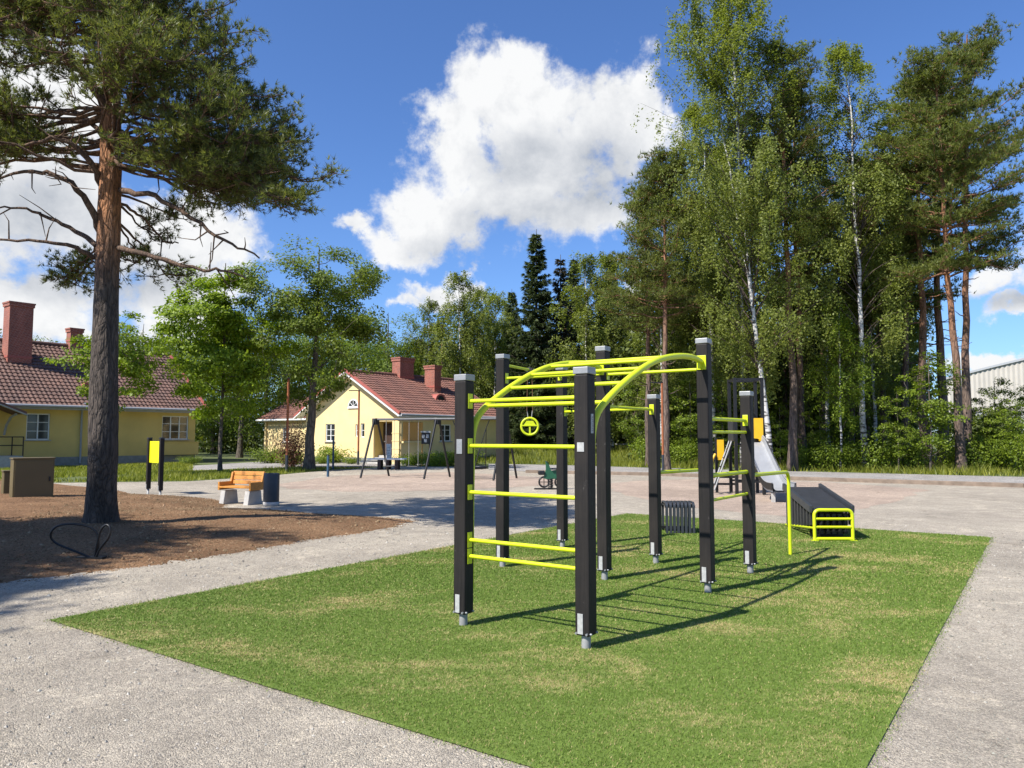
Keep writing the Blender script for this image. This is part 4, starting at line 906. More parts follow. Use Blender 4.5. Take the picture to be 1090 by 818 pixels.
def bike_stand():
    c = at(97, 598.5); c[2] = float(mound_z(c[:1], c[1:2])[0][0]) - .005; t = thing('bicycle_stand', 'black steel bicycle stand of two uneven loops on the soil', 'bicycle stand', c)
    s = 9.55 / 800
    def loop(L): return np.array([c + np.array([(x - 97) * s, (x - 97) * s * k, (598.5 - y) * s]) for x, y, k in L])
    def spl(P, n=40):
        for _ in range(3):
            Q = [P[0]]
            for p, q in zip(P[:-1], P[1:]): Q += [p * .75 + q * .25, p * .25 + q * .75]
            P = np.array(Q + [P[-1]])
        return P
    mb = MB(); mb.tube(spl(loop([(97, 598, .2), (80, 590, .2), (60, 581, .2), (58, 570, .3), (66, 561, .3), (88, 562, .3), (101, 569, .3), (104, 583, .2), (102, 597, .2)])), .0145, 8); obj('loop', mb, M['blackmetal'], t)
    mb = MB(); mb.tube(spl(loop([(101, 597, -.3), (104, 582, -.3), (107, 568, -.3), (115, 561, -.3), (121, 566, -.3), (118, 577, -.3), (108, 587, -.3), (103, 597, -.3)])), .0145, 8); obj('loop', mb, M['blackmetal'], t)
    mb = MB(); mb.frame_box(c + Z * .012, np.array([1., 0, 0]), np.array([0, 1., 0]), Z, .34, .12, .022); obj('base_plate', mb, M['blackmetal'], t)
bike_stand()

# ------------------------------------------------------------------ lamp posts, small posts, boards
def lamp():
    t = thing('lamp_post', 'rust coloured lamp post standing near the elm trunk and the red bush', 'lamp post', (0, 0, 0))
    mb = MB(); mb.tube([(0, 0, .75), (0, 0, 4.25)], .055, 10); obj('pole', mb, M['rust'], t)
    mb = MB(); mb.tube([(0, 0, -.05), (0, 0, .76)], .065, 10); obj('sleeve', mb, M['anthracite'], t)
    mb = MB(); mb.frame_box((-.27, 0, 4.24), np.array([1., 0, 0]), np.array([0, 1., 0]), Z, .62, .12, .05); obj('lamp_head', mb, M['blackmetal'], t, bevel=.01)
    return t
lp = lamp(); lp.location = tuple(at(305, 502.5)); lp.rotation_euler = (0, 0, 1.9)
copy_tree(lp, (*px_at(382, 43.2)[:2], 0), .1, 1.0, 'thin rust lamp post in front of the cream gable')
copy_tree(lp, (*px_at(705, 35.5)[:2], 0), 0, .98, 'slim orange rust lamp post beside the meadow and a pine trunk')
def street_light():
    p = px_at(536, 58); t = thing('street_light', 'tall thin pale street light with small head behind the yellow house', 'street light', p)
    mb = MB(); mb.tube([p, p + Z * 7.3], .06, 8); obj('pole', mb, M['steel'], t)
    mb = MB(); mb.frame_box(p + Z * 7.35 - [.1, 0, 0], np.array([1., 0, 0]), np.array([0, 1., 0]), Z, .7, .3, .1); obj('lamp_head', mb, M['plate'], t, bevel=.03)
street_light()
def blue_post(p, h, label):
    t = thing('marker_post', label, 'post', p); mb = MB(); mb.tube([p - Z * .05, p + Z * h], .05, 10); obj('pole', mb, M['bluepaint'], t); mb = MB(); mb.lathe([(.056, 0), (.056, .03), (0, .05)], p + Z * h, 10); obj('cap', mb, M['blackmetal'], t)
blue_post(at(349, 507.5), .83, 'short blue metal post at the edge of the swing sand')
blue_post(px_at(355.5, 38), 1.55, 'taller slim blue grey post on the verge before the cream gable')
def low_table():
    c = px_at(413, 37.2); a = unit(np.array([1., -.05, 0])); b = np.array([.05, 1, 0]); t = thing('low_stage', 'low white topped platform table with dark legs behind the swings', 'table', c)
    mb = MB(); mb.frame_box(c + Z * .50, a, b, Z, 1.8, .8, .07); obj('tabletop', mb, M['white'], t, bevel=.01)
    for x in (-.35, .05, .5):
        mb = MB(); mb.frame_box(c + a * x + Z * .23, a, b, Z, .16, .6, .46); obj('leg', mb, M['brown'], t)
    mb = MB(); mb.frame_box(c - a * .9 + Z * .38 + b * .3, a, b, Z, 1.0, .3, .06); obj('bench_board', mb, M['concrete'], t)
low_table()
def boards():
    p = px_at(414.5, 40); t = thing('sandwich_board', 'white sandwich board sign standing by the porch steps', 'sign', p); a = np.array([1., 0, 0]); b = np.array([0, 1., 0])
    mb = MB(); mb.beam(p + Z * 0 - b * .18, p + Z * 1.18, .03, .62, up=(1, 0, 0)) if False else mb.frame_box(p + Z * .62, a, unit(b + Z * .12), unit(Z - b * .12), .24, .03, 1.2); obj('panel', mb, M['white'], t)
    mb = MB()
    for i in range(5): mb.frame_box(p + Z * (.45 + .14 * i) - b * (.037 + .015 + .017 * (i - 1)), a, b, Z, .15 - .02 * (i % 3), .004, .03)
    for s in (-1, 1): mb.frame_box(p + Z * .6 + b * .18 + a * s * .1, a, b, unit(Z + b * .1), .03, .02, 1.2)
    obj('lettering', mb, M['greypaint'], t)
    p = px_at(453.5, 41.5); t = thing('notice_board', 'dark framed notice board with pale papers on two legs by the porch', 'notice board', p)
    mb = MB(); mb.frame_box(p + Z * 1.50, a, b, Z, .48, .06, .62); obj('frame', mb, M['blackmetal'], t)
    for x, z in ((-.13, 1.6), (.1, 1.62), (-.02, 1.38)):
        mb = MB(); mb.frame_box(p + a * x + Z * z - b * .035, a, b, Z, .15, .006, .19); obj('paper', mb, M['greypaint'], t)
    mb = MB(); mb.frame_box(p + Z * 1.86, a, b, Z, .54, .12, .09); obj('roof', mb, M['plate'], t)
    for s in (-1, 1):
        mb = MB(); mb.tube([p + a * s * .2 - Z * .05, p + a * s * .2 + Z * 1.2], .03, 8); obj('leg', mb, M['wood'] if s < 0 else M['brown'], t)
boards()
# ------------------------------------------------------------------ houses
HU = np.array([.612, .791, 0.]); HV = np.array([.791, -.612, 0.])
def wall_panel(mb, O, ex, nrm, w, h, holes, depth=.12):
    """a wall face of width w and height h with rectangular openings (x0,x1,z0,z1), reveals turned inwards"""
    xs = sorted({0, w, *[q for H_ in holes for q in H_[:2]]}); zs = sorted({0, h, *[q for H_ in holes for q in H_[2:4]]})
    for x0, x1 in zip(xs[:-1], xs[1:]):
        for z0, z1 in zip(zs[:-1], zs[1:]):
            cx, cz = (x0 + x1) / 2, (z0 + z1) / 2
            if any(H_[0] < cx < H_[1] and H_[2] < cz < H_[3] for H_ in holes): continue
            mb.add([O + ex * x0 + Z * z0, O + ex * x1 + Z * z0, O + ex * x1 + Z * z1, O + ex * x0 + Z * z1], [(0, 1, 2, 3)])
    for H_ in holes:
        x0, x1, z0, z1 = H_[:4]; c = [O + ex * x0 + Z * z0, O + ex * x1 + Z * z0, O + ex * x1 + Z * z1, O + ex * x0 + Z * z1]; b = [p - nrm * depth for p in c]
        for i in range(4): mb.add([c[i], c[(i + 1) % 4], b[(i + 1) % 4], b[i]], [(0, 1, 2, 3)])
def window(par, O, ex, nrm, x0, x1, z0, z1, cols=2, rows=2, frame='white', sill=True):
    f = MB(); fw = .06; p = O - nrm * .08
    def fb(a0, a1, c0, c1, d=.05, o=0): f.frame_box(p + ex * (a0 + a1) / 2 + Z * (c0 + c1) / 2 + nrm * o, ex, nrm, Z, a1 - a0, d, c1 - c0)
    fb(x0 + .002, x0 + fw, z0 + .002, z1 - .002); fb(x1 - fw, x1 - .002, z0 + .002, z1 - .002); fb(x0 + fw, x1 - fw, z0 + .002, z0 + fw); fb(x0 + fw, x1 - fw, z1 - fw, z1 - .002)
    for i in range(1, cols): x = x0 + (x1 - x0) * i / cols; fb(x - .03, x + .03, z0 + fw, z1 - fw, .045)
    for j in range(1, rows): z = z0 + (z1 - z0) * j / rows; fb(x0 + fw, x1 - fw, z - .014, z + .014, .03)
    w = obj('window', f, M[frame], par)
    g_ = MB(); g_.frame_box(p - nrm * .012 + ex * (x0 + x1) / 2 + Z * (z0 + z1) / 2, ex, nrm, Z, x1 - x0 - .02, .01, z1 - z0 - .02); obj('pane', g_, M['glass'], w)
    if sill:
        s = MB(); s.frame_box(O + nrm * .03 + ex * (x0 + x1) / 2 + Z * (z0 - .03), ex, nrm, Z, x1 - x0 + .14, .14, .045); obj('sill', s, M['greypaint'], w)
def tile_roof(E0, E1, R0, R1, pitch_u=.25, course=.33, amp=.028):
    """tiled slope between eave E0-E1 and ridge R0-R1, real waves and steps"""
    mb = MB(); Lu = np.linalg.norm(E1 - E0); nu = max(8, int(Lu / .075)); ns = max(3, int(np.linalg.norm((R0 + R1 - E0 - E1) / 2) / course))
    nrm = unit(np.cross(E1 - E0, R0 - E0)); nrm = nrm if nrm[2] > 0 else -nrm; Vv = []
    u = np.linspace(0, 1, nu + 1); wv = amp * np.sin(2 * np.pi * u * Lu / pitch_u)
    for i in range(ns):
        for s, k in ((i / ns, .045), ((i + 1) / ns, .0)):
            a, b = E0 + (R0 - E0) * s, E1 + (R1 - E1) * s; Vv.append(a + (b - a) * u[:, None] + nrm * (wv + k)[:, None])
    n = nu + 1; Fs = [(r * n + j, r * n + j + 1, (r + 1) * n + j + 1, (r + 1) * n + j) for r in range(2 * ns - 1) for j in range(nu)]
    mb.add(np.concatenate(Vv), Fs); return mb
def chimney(par, c, w, d, z0, z1, ex, ey):
    mb = MB(); mb.frame_box(c + Z * (z0 + z1) / 2, ex, ey, Z, w, d, z1 - z0); ch = obj('chimney', mb, M['brick'], par)
    k = MB(); k.frame_box(c + Z * (z1 - .10), ex, ey, Z, w + .10, d + .10, .16); k.frame_box(c + Z * (z1 + .03), ex, ey, Z, w + .16, d + .16, .09); obj('chimney_cap', k, M['brick'], ch)
    m = MB(); m.frame_box(c + Z * (z0 + .9) , ex, ey, Z, w + .05, d + .05, .12); obj('flashing', m, M['redtrim'], ch)

def house_gable():
    O = np.array([-6.44, 43.72, 0.]); W, L, he, hr = 8.9, 8.8, 3.0, 5.5; E2 = -HV          # E2 runs along the gable, HU along the side
    t = thing('gabled_house', 'cream yellow house with sunlit gable, red tiled roof and two brick chimneys behind the swings', 'house', O)
    F0 = O; nG, nS = -HU, HV
    gh = [(.68, 2.35, 0.0, 2.5), (5.95, 6.85, 1.3, 2.4), (3.17, 3.51, 1.55, 2.4), (3.8, 4.0, 1.6, 2.35)]
    mb = MB(); wall_panel(mb, O, E2, nG, W, he, gh); mb.add([O + Z * he, O + E2 * W + Z * he, O + E2 * W / 2 + Z * hr], [(0, 1, 2)])
    sh = [(.14, 1.8, 1.35, 2.45), (3.27, 4.29, 1.3, 2.35)]
    wall_panel(mb, O, HU, nS, L, he, sh)
    wall_panel(mb, O + HU * L, E2, HU, W, he, []); mb.add([O + HU * L + Z * he, O + HU * L + E2 * W + Z * he, O + HU * L + E2 * W / 2 + Z * hr], [(0, 2, 1)])
    wall_panel(mb, O + E2 * W, HU, E2, L, he, []); obj('wall', mb, M['yplaster'], t)
    mb = MB(); mb.frame_box(O + nS * .025 + HU * L / 2 + Z * .16, HU, nS, Z, L, .05, .34); mb.frame_box(O + nG * .025 + E2 * (2.4 + (W - 2.4) / 2) + Z * .16, E2, nG, Z, W - 2.4, .05, .34); obj('plinth', mb, M['plinth'], t)
    window(t, O, E2, nG, *gh[1], 2, 3); window(t, O, E2, nG, *gh[2], 1, 2, sill=False); window(t, O, E2, nG, *gh[3], 1, 2, sill=False)
    for q in sh[1:]: window(t, O, HU, nS, *q, 2, 3)
    # porch recess: inner walls, door, steps
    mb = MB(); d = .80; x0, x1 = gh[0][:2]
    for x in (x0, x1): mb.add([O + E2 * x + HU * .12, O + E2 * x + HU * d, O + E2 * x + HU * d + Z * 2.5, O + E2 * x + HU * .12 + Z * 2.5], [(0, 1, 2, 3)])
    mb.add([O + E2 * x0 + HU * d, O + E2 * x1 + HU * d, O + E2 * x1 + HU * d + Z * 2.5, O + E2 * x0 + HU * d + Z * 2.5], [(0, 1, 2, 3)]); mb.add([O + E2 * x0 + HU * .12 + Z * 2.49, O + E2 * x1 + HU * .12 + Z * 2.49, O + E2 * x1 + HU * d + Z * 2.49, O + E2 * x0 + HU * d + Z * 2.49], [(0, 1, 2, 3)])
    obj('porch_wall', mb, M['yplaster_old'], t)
    mb = MB(); mb.frame_box(O + E2 * 1.74 + HU * (d - .04) + Z * 1.38, E2, HU, Z, 1.1, .05, 2.05); dr = obj('door', mb, M['brown'], t); mb = MB(); mb.frame_box(O + E2 * 2.15 + HU * (d - .09) + Z * 1.3, E2, HU, Z, .12, .05, .04); obj('handle', mb, M['steel'], dr)
    for i in range(4):
        mb = MB(); mb.frame_box(O + E2 * 1.515 + HU * (-.35 + .29 * i) + Z * (.06 + .06 * i), E2, HU, Z, 1.64, .30, .12 + .12 * i); obj('step', mb, M['concrete'], t)
    mb = MB(); mb.frame_box(O + nS * -.03 + HU * .97 + Z * 1.9, HU, nS, Z, 1.64, .03, 1.08); obj('blind', mb, M['blind'], t)
    mb = MB(); mb.frame_box(O + nS * .06 + HU * 1.0 + Z * 1.28, HU, nS, Z, 1.9, .18, .11); obj('ledge', mb, M['yplaster'], t)
    mb = MB(); q = O + E2 * .2 + HU * .05
    mb.frame_box(O + E2 * .34 - HU * .06 + Z * 1.25, E2, HU, Z, .56, .10, 2.5)
    for z in (.9, 1.35, 1.8): mb.frame_box(O + E2 * .34 - HU * .07 + Z * z, E2, HU, Z, .62, .12, .05)
    obj('column', mb, M['yplaster'], t)
    # roof
    ov, og = .45, .5; sl = (hr - he) / (W / 2); e = lambda s, side: (O + HU * s + (E2 * (-ov) if side == 0 else E2 * (W + ov)) + Z * (he - sl * ov + .12)); r = lambda s: O + HU * s + E2 * W / 2 + Z * (hr + .12)
    ra = tile_roof(e(-og, 0), e(L + og, 0), r(-og), r(L + og)); rb = tile_roof(e(-og, 1), e(L + og, 1), r(-og), r(L + og)); ra.add(rb.arrays(), rb.f); rf = obj('roof', ra, M['tile'], t)
    mb = MB()
    for k in range(34): p = r(-og + (L + 2 * og) * k / 34) + Z * .03; mb.tube([p, p + HU * ((L + 2 * og) / 34 + .04)], [.13, .115], 8)
    obj('ridge_tiles', mb, M['tile'], rf)
    mb = MB(); tr = MB()
    for side in (0, 1):
        a, b = e(-og, side), r(-og); mb.beam(a - HU * .02 + Z * -.10, b - HU * .02 + Z * -.10, .06, .26, up=HU); tr.beam(a - HU * .05 + Z * .08, b - HU * .05 + Z * .08, .14, .10, up=HU)
        sf = MB(); sf.add([a - Z * .1, b - Z * .1, b + HU * og - Z * .1, a + HU * og - Z * .1], [(0, 1, 2, 3)]); obj('soffit', sf, M['white'], rf)
    obj('bargeboard', mb, M['white'], rf); obj('verge_trim', tr, M['redtrim'], rf)
    mb = MB(); a, b = e(-og, 0), e(L + og, 0); mb.tube([a - E2 * .06 + Z * -.02, b - E2 * .06 + Z * -.02], .075, 8); obj('gutter', mb, M['greypaint'], rf)
    mb = MB(); mb.add([a - Z * .07, b - Z * .07, b - Z * .07 + E2 * ov, a - Z * .07 + E2 * ov], [(0, 1, 2, 3)]); mb.frame_box((a + b) / 2 - Z * .1 + E2 * .03, HU, E2, Z, L + 2 * og, .03, .14); obj('eaves_board', mb, M['white'], rf)
    chimney(rf, O + HU * 4.4 + E2 * 4.45, 1.25, .75, 4.6, 6.75, HU, E2); chimney(rf, O + HU * 5.7 + E2 * 2.95, .62, .9, 4.0, 6.25, HU, E2)
    # small eyebrow dormer
    c = O + HU * 4.9 + E2 * 1.8 + Z * (he + sl * 1.8 + .12); n_ = unit(np.array([0, 0, 1]) * 1 + HV * sl); dm = MB()
    pr_ = [(.48 * math.cos(q), .42 * math.sin(q)) for q in np.linspace(0, np.pi, 11)]; dm.prism([c + HU * x + Z * (z + .0) + HV * .35 - Z * .2 for x, z in pr_], E2 * 1.1); dn = obj('dormer', dm, M['redtrim'], rf)
    gl = MB(); gl.prism([c + HU * x * .62 + Z * (z * .62 + .04) + HV * .352 - Z * .2 for x, z in pr_], HV * .02); obj('pane', gl, M['glass'], rf)
    # half-round attic window
    c = O + E2 * 4.2 + nG * .02 + Z * 3.42; q_ = np.linspace(0, np.pi, 13)
    fr = MB(); fr.tube([c + E2 * .44 * math.cos(q) + Z * .44 * math.sin(q) for q in q_] + [c + E2 * .44], .05, 6); fr.tube([c, c + Z * .42], .025, 6); fr.tube([c, c + E2 * .3 + Z * .3], .02, 6); fr.tube([c, c - E2 * .3 + Z * .3], .02, 6); fr.frame_box(c - Z * .05, E2, nG, Z, 1.0, .12, .07); w = obj('attic_window', fr, M['white'], t)
    gl = MB(); gl.prism([c + E2 * .42 * math.cos(q) + Z * .42 * math.sin(q) - nG * .01 for q in q_], nG * .015); obj('pane', gl, M['glass'], w)
    # lower side wing
    Wg = MB(); B0 = O + E2 * W + HU * 3.0; wl, wd, wh, wr = 9.0, 6.0, 3.0, 4.6
    hol = [(5.9, 6.7, 1.2, 2.3)]; wall_panel(Wg, B0, E2, nG, wl, wh, hol); wall_panel(Wg, B0 + E2 * wl, HU, E2, wd, wh, []); Wg.add([B0 + E2 * wl + Z * wh, B0 + E2 * wl + HU * wd + Z * wh, B0 + E2 * wl + HU * wd / 2 + Z * wr], [(0, 1, 2)]); wg = obj('side_wing', Wg, M['yplaster'], t)
    window(t, B0, E2, nG, *hol[0], 2, 3)
    s2 = (wr - wh) / (wd / 2); wa = tile_roof(B0 - HU * .4 - E2 * .0 + Z * (wh - .4 * s2 + .1), B0 - HU * .4 + E2 * (wl + .4) + Z * (wh - .4 * s2 + .1), B0 + HU * wd / 2 + Z * (wr + .1), B0 + HU * wd / 2 + E2 * (wl + .4) + Z * (wr + .1))
    wb = tile_roof(B0 + HU * (wd + .4) + Z * (wh - .4 * s2 + .1), B0 + HU * (wd + .4) + E2 * (wl + .4) + Z * (wh - .4 * s2 + .1), B0 + HU * wd / 2 + Z * (wr + .1), B0 + HU * wd / 2 + E2 * (wl + .4) + Z * (wr + .1)); wa.add(wb.arrays(), wb.f); obj('wing_roof', wa, M['tile'], t)
    mb = MB(); a = B0 - HU * .42 + Z * (wh - .4 * s2 + .02); mb.beam(a, a + E2 * (wl + .4), .05, .16); mb.tube([a - HU * .06, a - HU * .06 + E2 * (wl + .4)], .06, 8); obj('wing_gutter', mb, M['white'], t)
    mb = MB(); c = B0 + E2 * (wl - .3) - HU * .06; mb.tube([c + Z * .1, c + Z * (wh - .3)], .05, 8); obj('downpipe', mb, M['yplaster'], t)
house_gable()

def house_long():
    O = np.array([-20.2, 48.0, 0.]); L, W, he, hr = 24.0, 9.0, 3.55, 7.0; d1 = -HU; nS = HV; E2 = -HV
    t = thing('long_house', 'long ochre yellow house with weathered tiled roof partly hidden behind the pine', 'house', O)
    hol = [(.46, 2.16, 1.42, 2.88), (8.45, 9.6, 1.42, 2.85), (11.6, 12.6, .5, 2.6), (15, 16.4, 1.42, 2.85)]
    mb = MB(); wall_panel(mb, O, d1, nS, L, he, hol); wall_panel(mb, O, E2, HU, W, he, []); mb.add([O + Z * he, O + E2 * W + Z * he, O + E2 * W / 2 + Z * hr], [(0, 1, 2)]); wall_panel(mb, O + E2 * W, d1, E2, L, he, []); obj('wall', mb, M['yplaster_old'], t)
    mb = MB(); mb.frame_box(O + nS * .03 + d1 * L / 2 + Z * .22, d1, nS, Z, L, .06, .5); obj('plinth', mb, M['plinth'], t)
    window(t, O, d1, nS, *hol[0], 3, 3); window(t, O, d1, nS, *hol[1], 2, 3); window(t, O, d1, nS, *hol[3], 2, 3)
    mb = MB(); mb.frame_box(O - nS * .06 + d1 * 12.1 + Z * 1.55, d1, nS, Z, 1.0, .05, 2.1); obj('door', mb, M['brown'], t)
    mb = MB(); mb.frame_box(O + nS * .14 + d1 * 1.2 + Z * .85, d1, nS, Z, 2.6, .28, .75); mb.frame_box(O + nS * .14 + d1 * 1.2 + Z * 1.25, d1, nS, Z, 2.7, .34, .05); obj('window_bay', mb, M['yplaster_old'], t)
    mb = MB(); c = O + nS * .09 + d1 * 6.85; mb.tube([c + Z * .1, c + Z * (he - .3), c + nS * .35 + Z * (he - .08)], .055, 8); obj('downpipe', mb, M['greypaint'], t)
    ov, og = .55, .45; sl = (hr - he) / (W / 2); e = lambda s, side: (O + d1 * s + (-E2 * ov if side == 0 else E2 * (W + ov)) + Z * (he - sl * ov + .15)); r = lambda s: O + d1 * s + E2 * W / 2 + Z * (hr + .15)
    ra = tile_roof(e(-og, 0), e(L, 0), r(-og), r(L)); rb = tile_roof(e(-og, 1), e(L, 1), r(-og), r(L)); ra.add(rb.arrays(), rb.f); rf = obj('roof', ra, M['tile_old'], t)
    mb = MB()
    for k in range(56): p = r(-og + (L + og) * k / 56) + Z * .03; mb.tube([p, p + d1 * ((L + og) / 56 + .04)], [.14, .125], 8)
    obj('ridge_tiles', mb, M['tile_old'], rf)
    mb = MB()
    for side in (0, 1): mb.beam(e(-og, side) + HU * .05 + Z * .04, r(-og) + HU * .05 + Z * .04, .16, .14, up=HU)
    obj('verge_trim', mb, M['redtrim'], rf)
    a, b = e(-og, 0), e(L, 0); mb = MB(); mb.tube([a - E2 * .07 - Z * .03, b - E2 * .07 - Z * .03], .085, 8); obj('gutter', mb, M['greypaint'], rf)
    mb = MB(); mb.add([a - Z * .1, b - Z * .1, b - Z * .1 + E2 * ov, a - Z * .1 + E2 * ov], [(0, 1, 2, 3)]); mb.frame_box((a + b) / 2 - Z * .12 + E2 * .04, d1, E2, Z, L, .03, .18); obj('eaves_board', mb, M['greypaint'], rf)
    chimney(rf, O + d1 * 9.15 + E2 * 3.1, 1.2, .9, 5.2, 9.15, d1, E2); chimney(rf, O + d1 * 5.6 + E2 * 4.4, .7, .6, 6.6, 8.2, d1, E2)
    c = O + d1 * 6.1 + E2 * 1.2 + Z * (he + sl * 1.2 + .2); mb = MB(); mb.prism([c + d1 * .4 * math.cos(q) + Z * .36 * math.sin(q) + HV * .35 - Z * .25 for q in np.linspace(0, np.pi, 11)], E2 * 1.0); obj('dormer', mb, M['redtrim'], rf)
    # entrance canopy with landing and railing
    c0 = O + d1 * 10.3; mb = MB(); w = 3.2; za, zb_ = 2.75, 3.4
    P0 = [c0 + nS * 2.0 + Z * za, c0 + nS * 2.0 + d1 * w / 2 + Z * zb_, c0 + nS * 2.0 + d1 * w + Z * za]
    for p, q in zip(P0[:-1], P0[1:]): mb.prism([p, q, q + Z * .12, p + Z * .12], -nS * 2.0)
    obj('canopy_roof', mb, M['tile_old'], t)
    mb = MB()
    for p, q in zip(P0[:-1], P0[1:]): mb.beam(p + nS * .03 - Z * .05, q + nS * .03 - Z * .05, .05, .24, up=nS)
    obj('canopy_board', mb, M['greypaint'], t)
    for k in (.35, w - .35):
        mb = MB(); p = c0 + d1 * k; mb.tube([p + nS * .1 + Z * 1.7, p + nS * .35 + Z * 2.2, p + nS * .9 + Z * 2.6, p + nS * 1.6 + Z * 2.75], .06, 8); obj('canopy_bracket', mb, M['greypaint'], t)
    mb = MB(); mb.frame_box(c0 + nS * .9 + d1 * w / 2 + Z * .3, d1, nS, Z, w, 1.7, .62); obj('landing', mb, M['concrete'], t)
    mb = MB(); A, B, D = c0 + nS * 1.7 + d1 * (-.2), c0 + nS * 1.7 + d1 * w, c0 + nS * .2 + d1 * (-.2)
    A = A + d1 * .2; D = D + d1 * .2
    for z in (1.15, 1.58): mb.tube([D + Z * z, A + Z * z], .03, 6); mb.tube([A + Z * z, A + d1 * 1.2 + Z * z], .03, 6)
    for p in (A, D, A + d1 * 1.2): mb.tube([p + Z * .55, p + Z * 1.6], .03, 6)
    obj('railing', mb, M['rail_red'], t)
house_long()

def hall():
    c0, c1 = px_at(1005, 112), px_at(1330, 92); a = unit(c1 - c0); L = np.linalg.norm(c1 - c0); b = np.array([-a[1], a[0], 0])
    t = thing('industrial_hall', 'pale grey hall with ribbed metal cladding and curved roofline behind the trees', 'industrial hall', c0)
    top = lambda x: 9.6 + 5.5 * math.sin(min(1, (x / L) * .95 + .05) * math.pi * .5)
    n = int(L / .30); mb = MB(); Vv = []
    for i in range(n + 1):
        x = L * i / n; o = (.0 if i % 2 else -.16); Vv += [c0 + a * x + b * (o * -1) + Z * 5.2, c0 + a * x + b * (-o) + Z * top(x)]
    mb.add(Vv, [(2 * i, 2 * i + 2, 2 * i + 3, 2 * i + 1) for i in range(n)]); obj('cladding', mb, M['hallclad'], t)
    mb = MB(); mb.frame_box(c0 + a * L / 2 + b * .4 + Z * 2.55, a, b, Z, L, .3, 5.1); obj('lower_wall', mb, M['plate'], t)
    mb = MB()
    for i in range(16): mb.beam(c0 + a * L * i / 16 + Z * (top(L * i / 16) + .1), c0 + a * L * (i + 1) / 16 + Z * (top(L * (i + 1) / 16) + .1), .35, .3)
    obj('roof_edge', mb, M['greypaint'], t)
    mb = MB(); mb.prism([c0 + b * .7, c0 + a * L + b * .7, c0 + a * L + b * .7 + Z * top(L), c0 + a * L * .5 + b * .7 + Z * top(L * .5), c0 + b * .7 + Z * top(0)], b * 40); obj('building_body', mb, M['plate'], t)
M['hallclad'] = mat('hall_cladding', (.46, .425, .37), .6, .0, var=.08, scale=.3)
hall()
def rail_fence():
    p0, p1 = px_at(572, 62), px_at(668, 60); a = unit(p1 - p0); L = np.linalg.norm(p1 - p0); t = thing('wooden_fence', 'low weathered wooden rail fence along the far side of the meadow', 'fence', p0)
    n = 6
    for i in range(n):
        mb = MB(); p = p0 + a * L * i / (n - 1); mb.box(p + Z * .55, (.1, .1, 1.2)); obj('post', mb, M['plinth'], t)
    for z in (.55, 1.0):
        mb = MB(); mb.beam(p0 - [0, .08, 0] + Z * z, p1 - [0, .08, 0] + Z * z, .04, .12); obj('rail', mb, M['plinth'], t)
rail_fence()

# ------------------------------------------------------------------ trees and bushes
def T(px, d): return (*px_at(px, d)[:2], 0)
GB = 'trees in front of and behind the houses'; GW = 'trees of the wood edge beyond the path'
# lawn trees
m_, v_, f_ = broadleaf(11.6, 2.6, 3.3, 3, .27, 88, 430, .135, .72, .6, (.3, 0), 7.4, 4.4, .4, .55)
elm = make_tree('elm_tree', 'tall open crowned tree with thick grey trunk before the cream gable', 'tree', T(330, 36), m_, M['oldbark'], v_, f_, M['oak'], GB)
m_, v_, f_ = broadleaf(10.4, 2.0, 2.9, 8, .10, 84, 420, .155, .70, .45, (.0, 0), 6.2, 4.0, .4, .5)
map1 = make_tree('maple_tree', 'bright green slender maple with thin straight trunk at the corner of the long house', 'tree', T(236, 34.6), m_, M['oldbark'], v_, f_, M['maple'], GB)
m_, v_, f_ = broadleaf(6.7, 1.8, 2.35, 14, .085, 52, 190, .135, .55, .4, (.1, 0), 4.7, 2.1, .45, .5)
map2 = make_tree('maple_tree', 'small young maple half hidden by the pine trunk before the long house', 'tree', T(122, 31), m_, M['oldbark'], v_, f_, M['maple'], GB)
m_, v_, f_ = shrub(4, 1.0, 2.9, 4200, .085, 16)
make_tree('plum_bush', 'red brown leaved bush beside the thick grey trunk', 'bush', T(311, 40), m_, M['twig'], v_, f_, M['redleaf'])
# deciduous mass behind
m_, v_, f_ = broadleaf(13.5, 1.5, 4.6, 31, .26, 80, 210, .19, 1.15, .7, (0, 0), 7.4, 5.8, .4, .45)
de1 = make_tree('broadleaf_tree', 'dark green rounded tree directly behind the ridge of the gabled house', 'tree', T(412, 66), m_, M['oldbark'], v_, f_, M['dense'], GB)
m_, v_, f_ = broadleaf(12.0, 1.2, 4.2, 57, .24, 72, 210, .19, 1.1, .7, (.4, 0), 6.6, 5.2, .4, .45)
de2 = make_tree('broadleaf_tree', 'dark full tree between the two yellow houses, nearest the maple', 'tree', T(256, 58), m_, M['oldbark'], v_, f_, M['dense'], GB)
for src, px, d, sc, rz, lb in [(de1, 284, 63, .95, 1, 'dark tree behind the lower wing of the gabled house'), (de2, 200, 62, .95, 2, 'dark tree showing over the right end of the long house roof'),
        (de1, 150, 66, .92, 3, 'dark rounded tree rising behind the long house and the pine trunk'), (de2, 345, 66, 1.0, 4, 'dark tree seen through the open crown of the thick trunked tree'),
        (de2, 318, 74, 1.1, 5, 'shaded tree behind the plum bush and the lower wing'), (de1, 228, 72, .95, 2.2, 'shaded tree behind the slender maple crown'), (de2, 376, 72, 1.08, 1.3, 'green tree rising above the apex of the cream gable'), (de1, 432, 70, .84, 5.2, 'lower dark tree behind the two brick chimneys'),
        (de2, 12, 74, .98, .4, 'far tree top over the ridge beside the tall brick chimney'), (de1, 92, 76, .9, 4.4, 'far tree crown over the ridge beside the pine trunk'), (de2, 445, 80, 1.15, .9, 'deep green tree in the far row over the house chimneys'), (de1, 465, 76, .9, 2.9, 'dark tree crown behind the second chimney'), (de2, -40, 70, 1.0, 2.1, 'tree behind the far end of the long house roof')]:
    copy_tree(src, T(px, d), rz, sc, lb, GB)
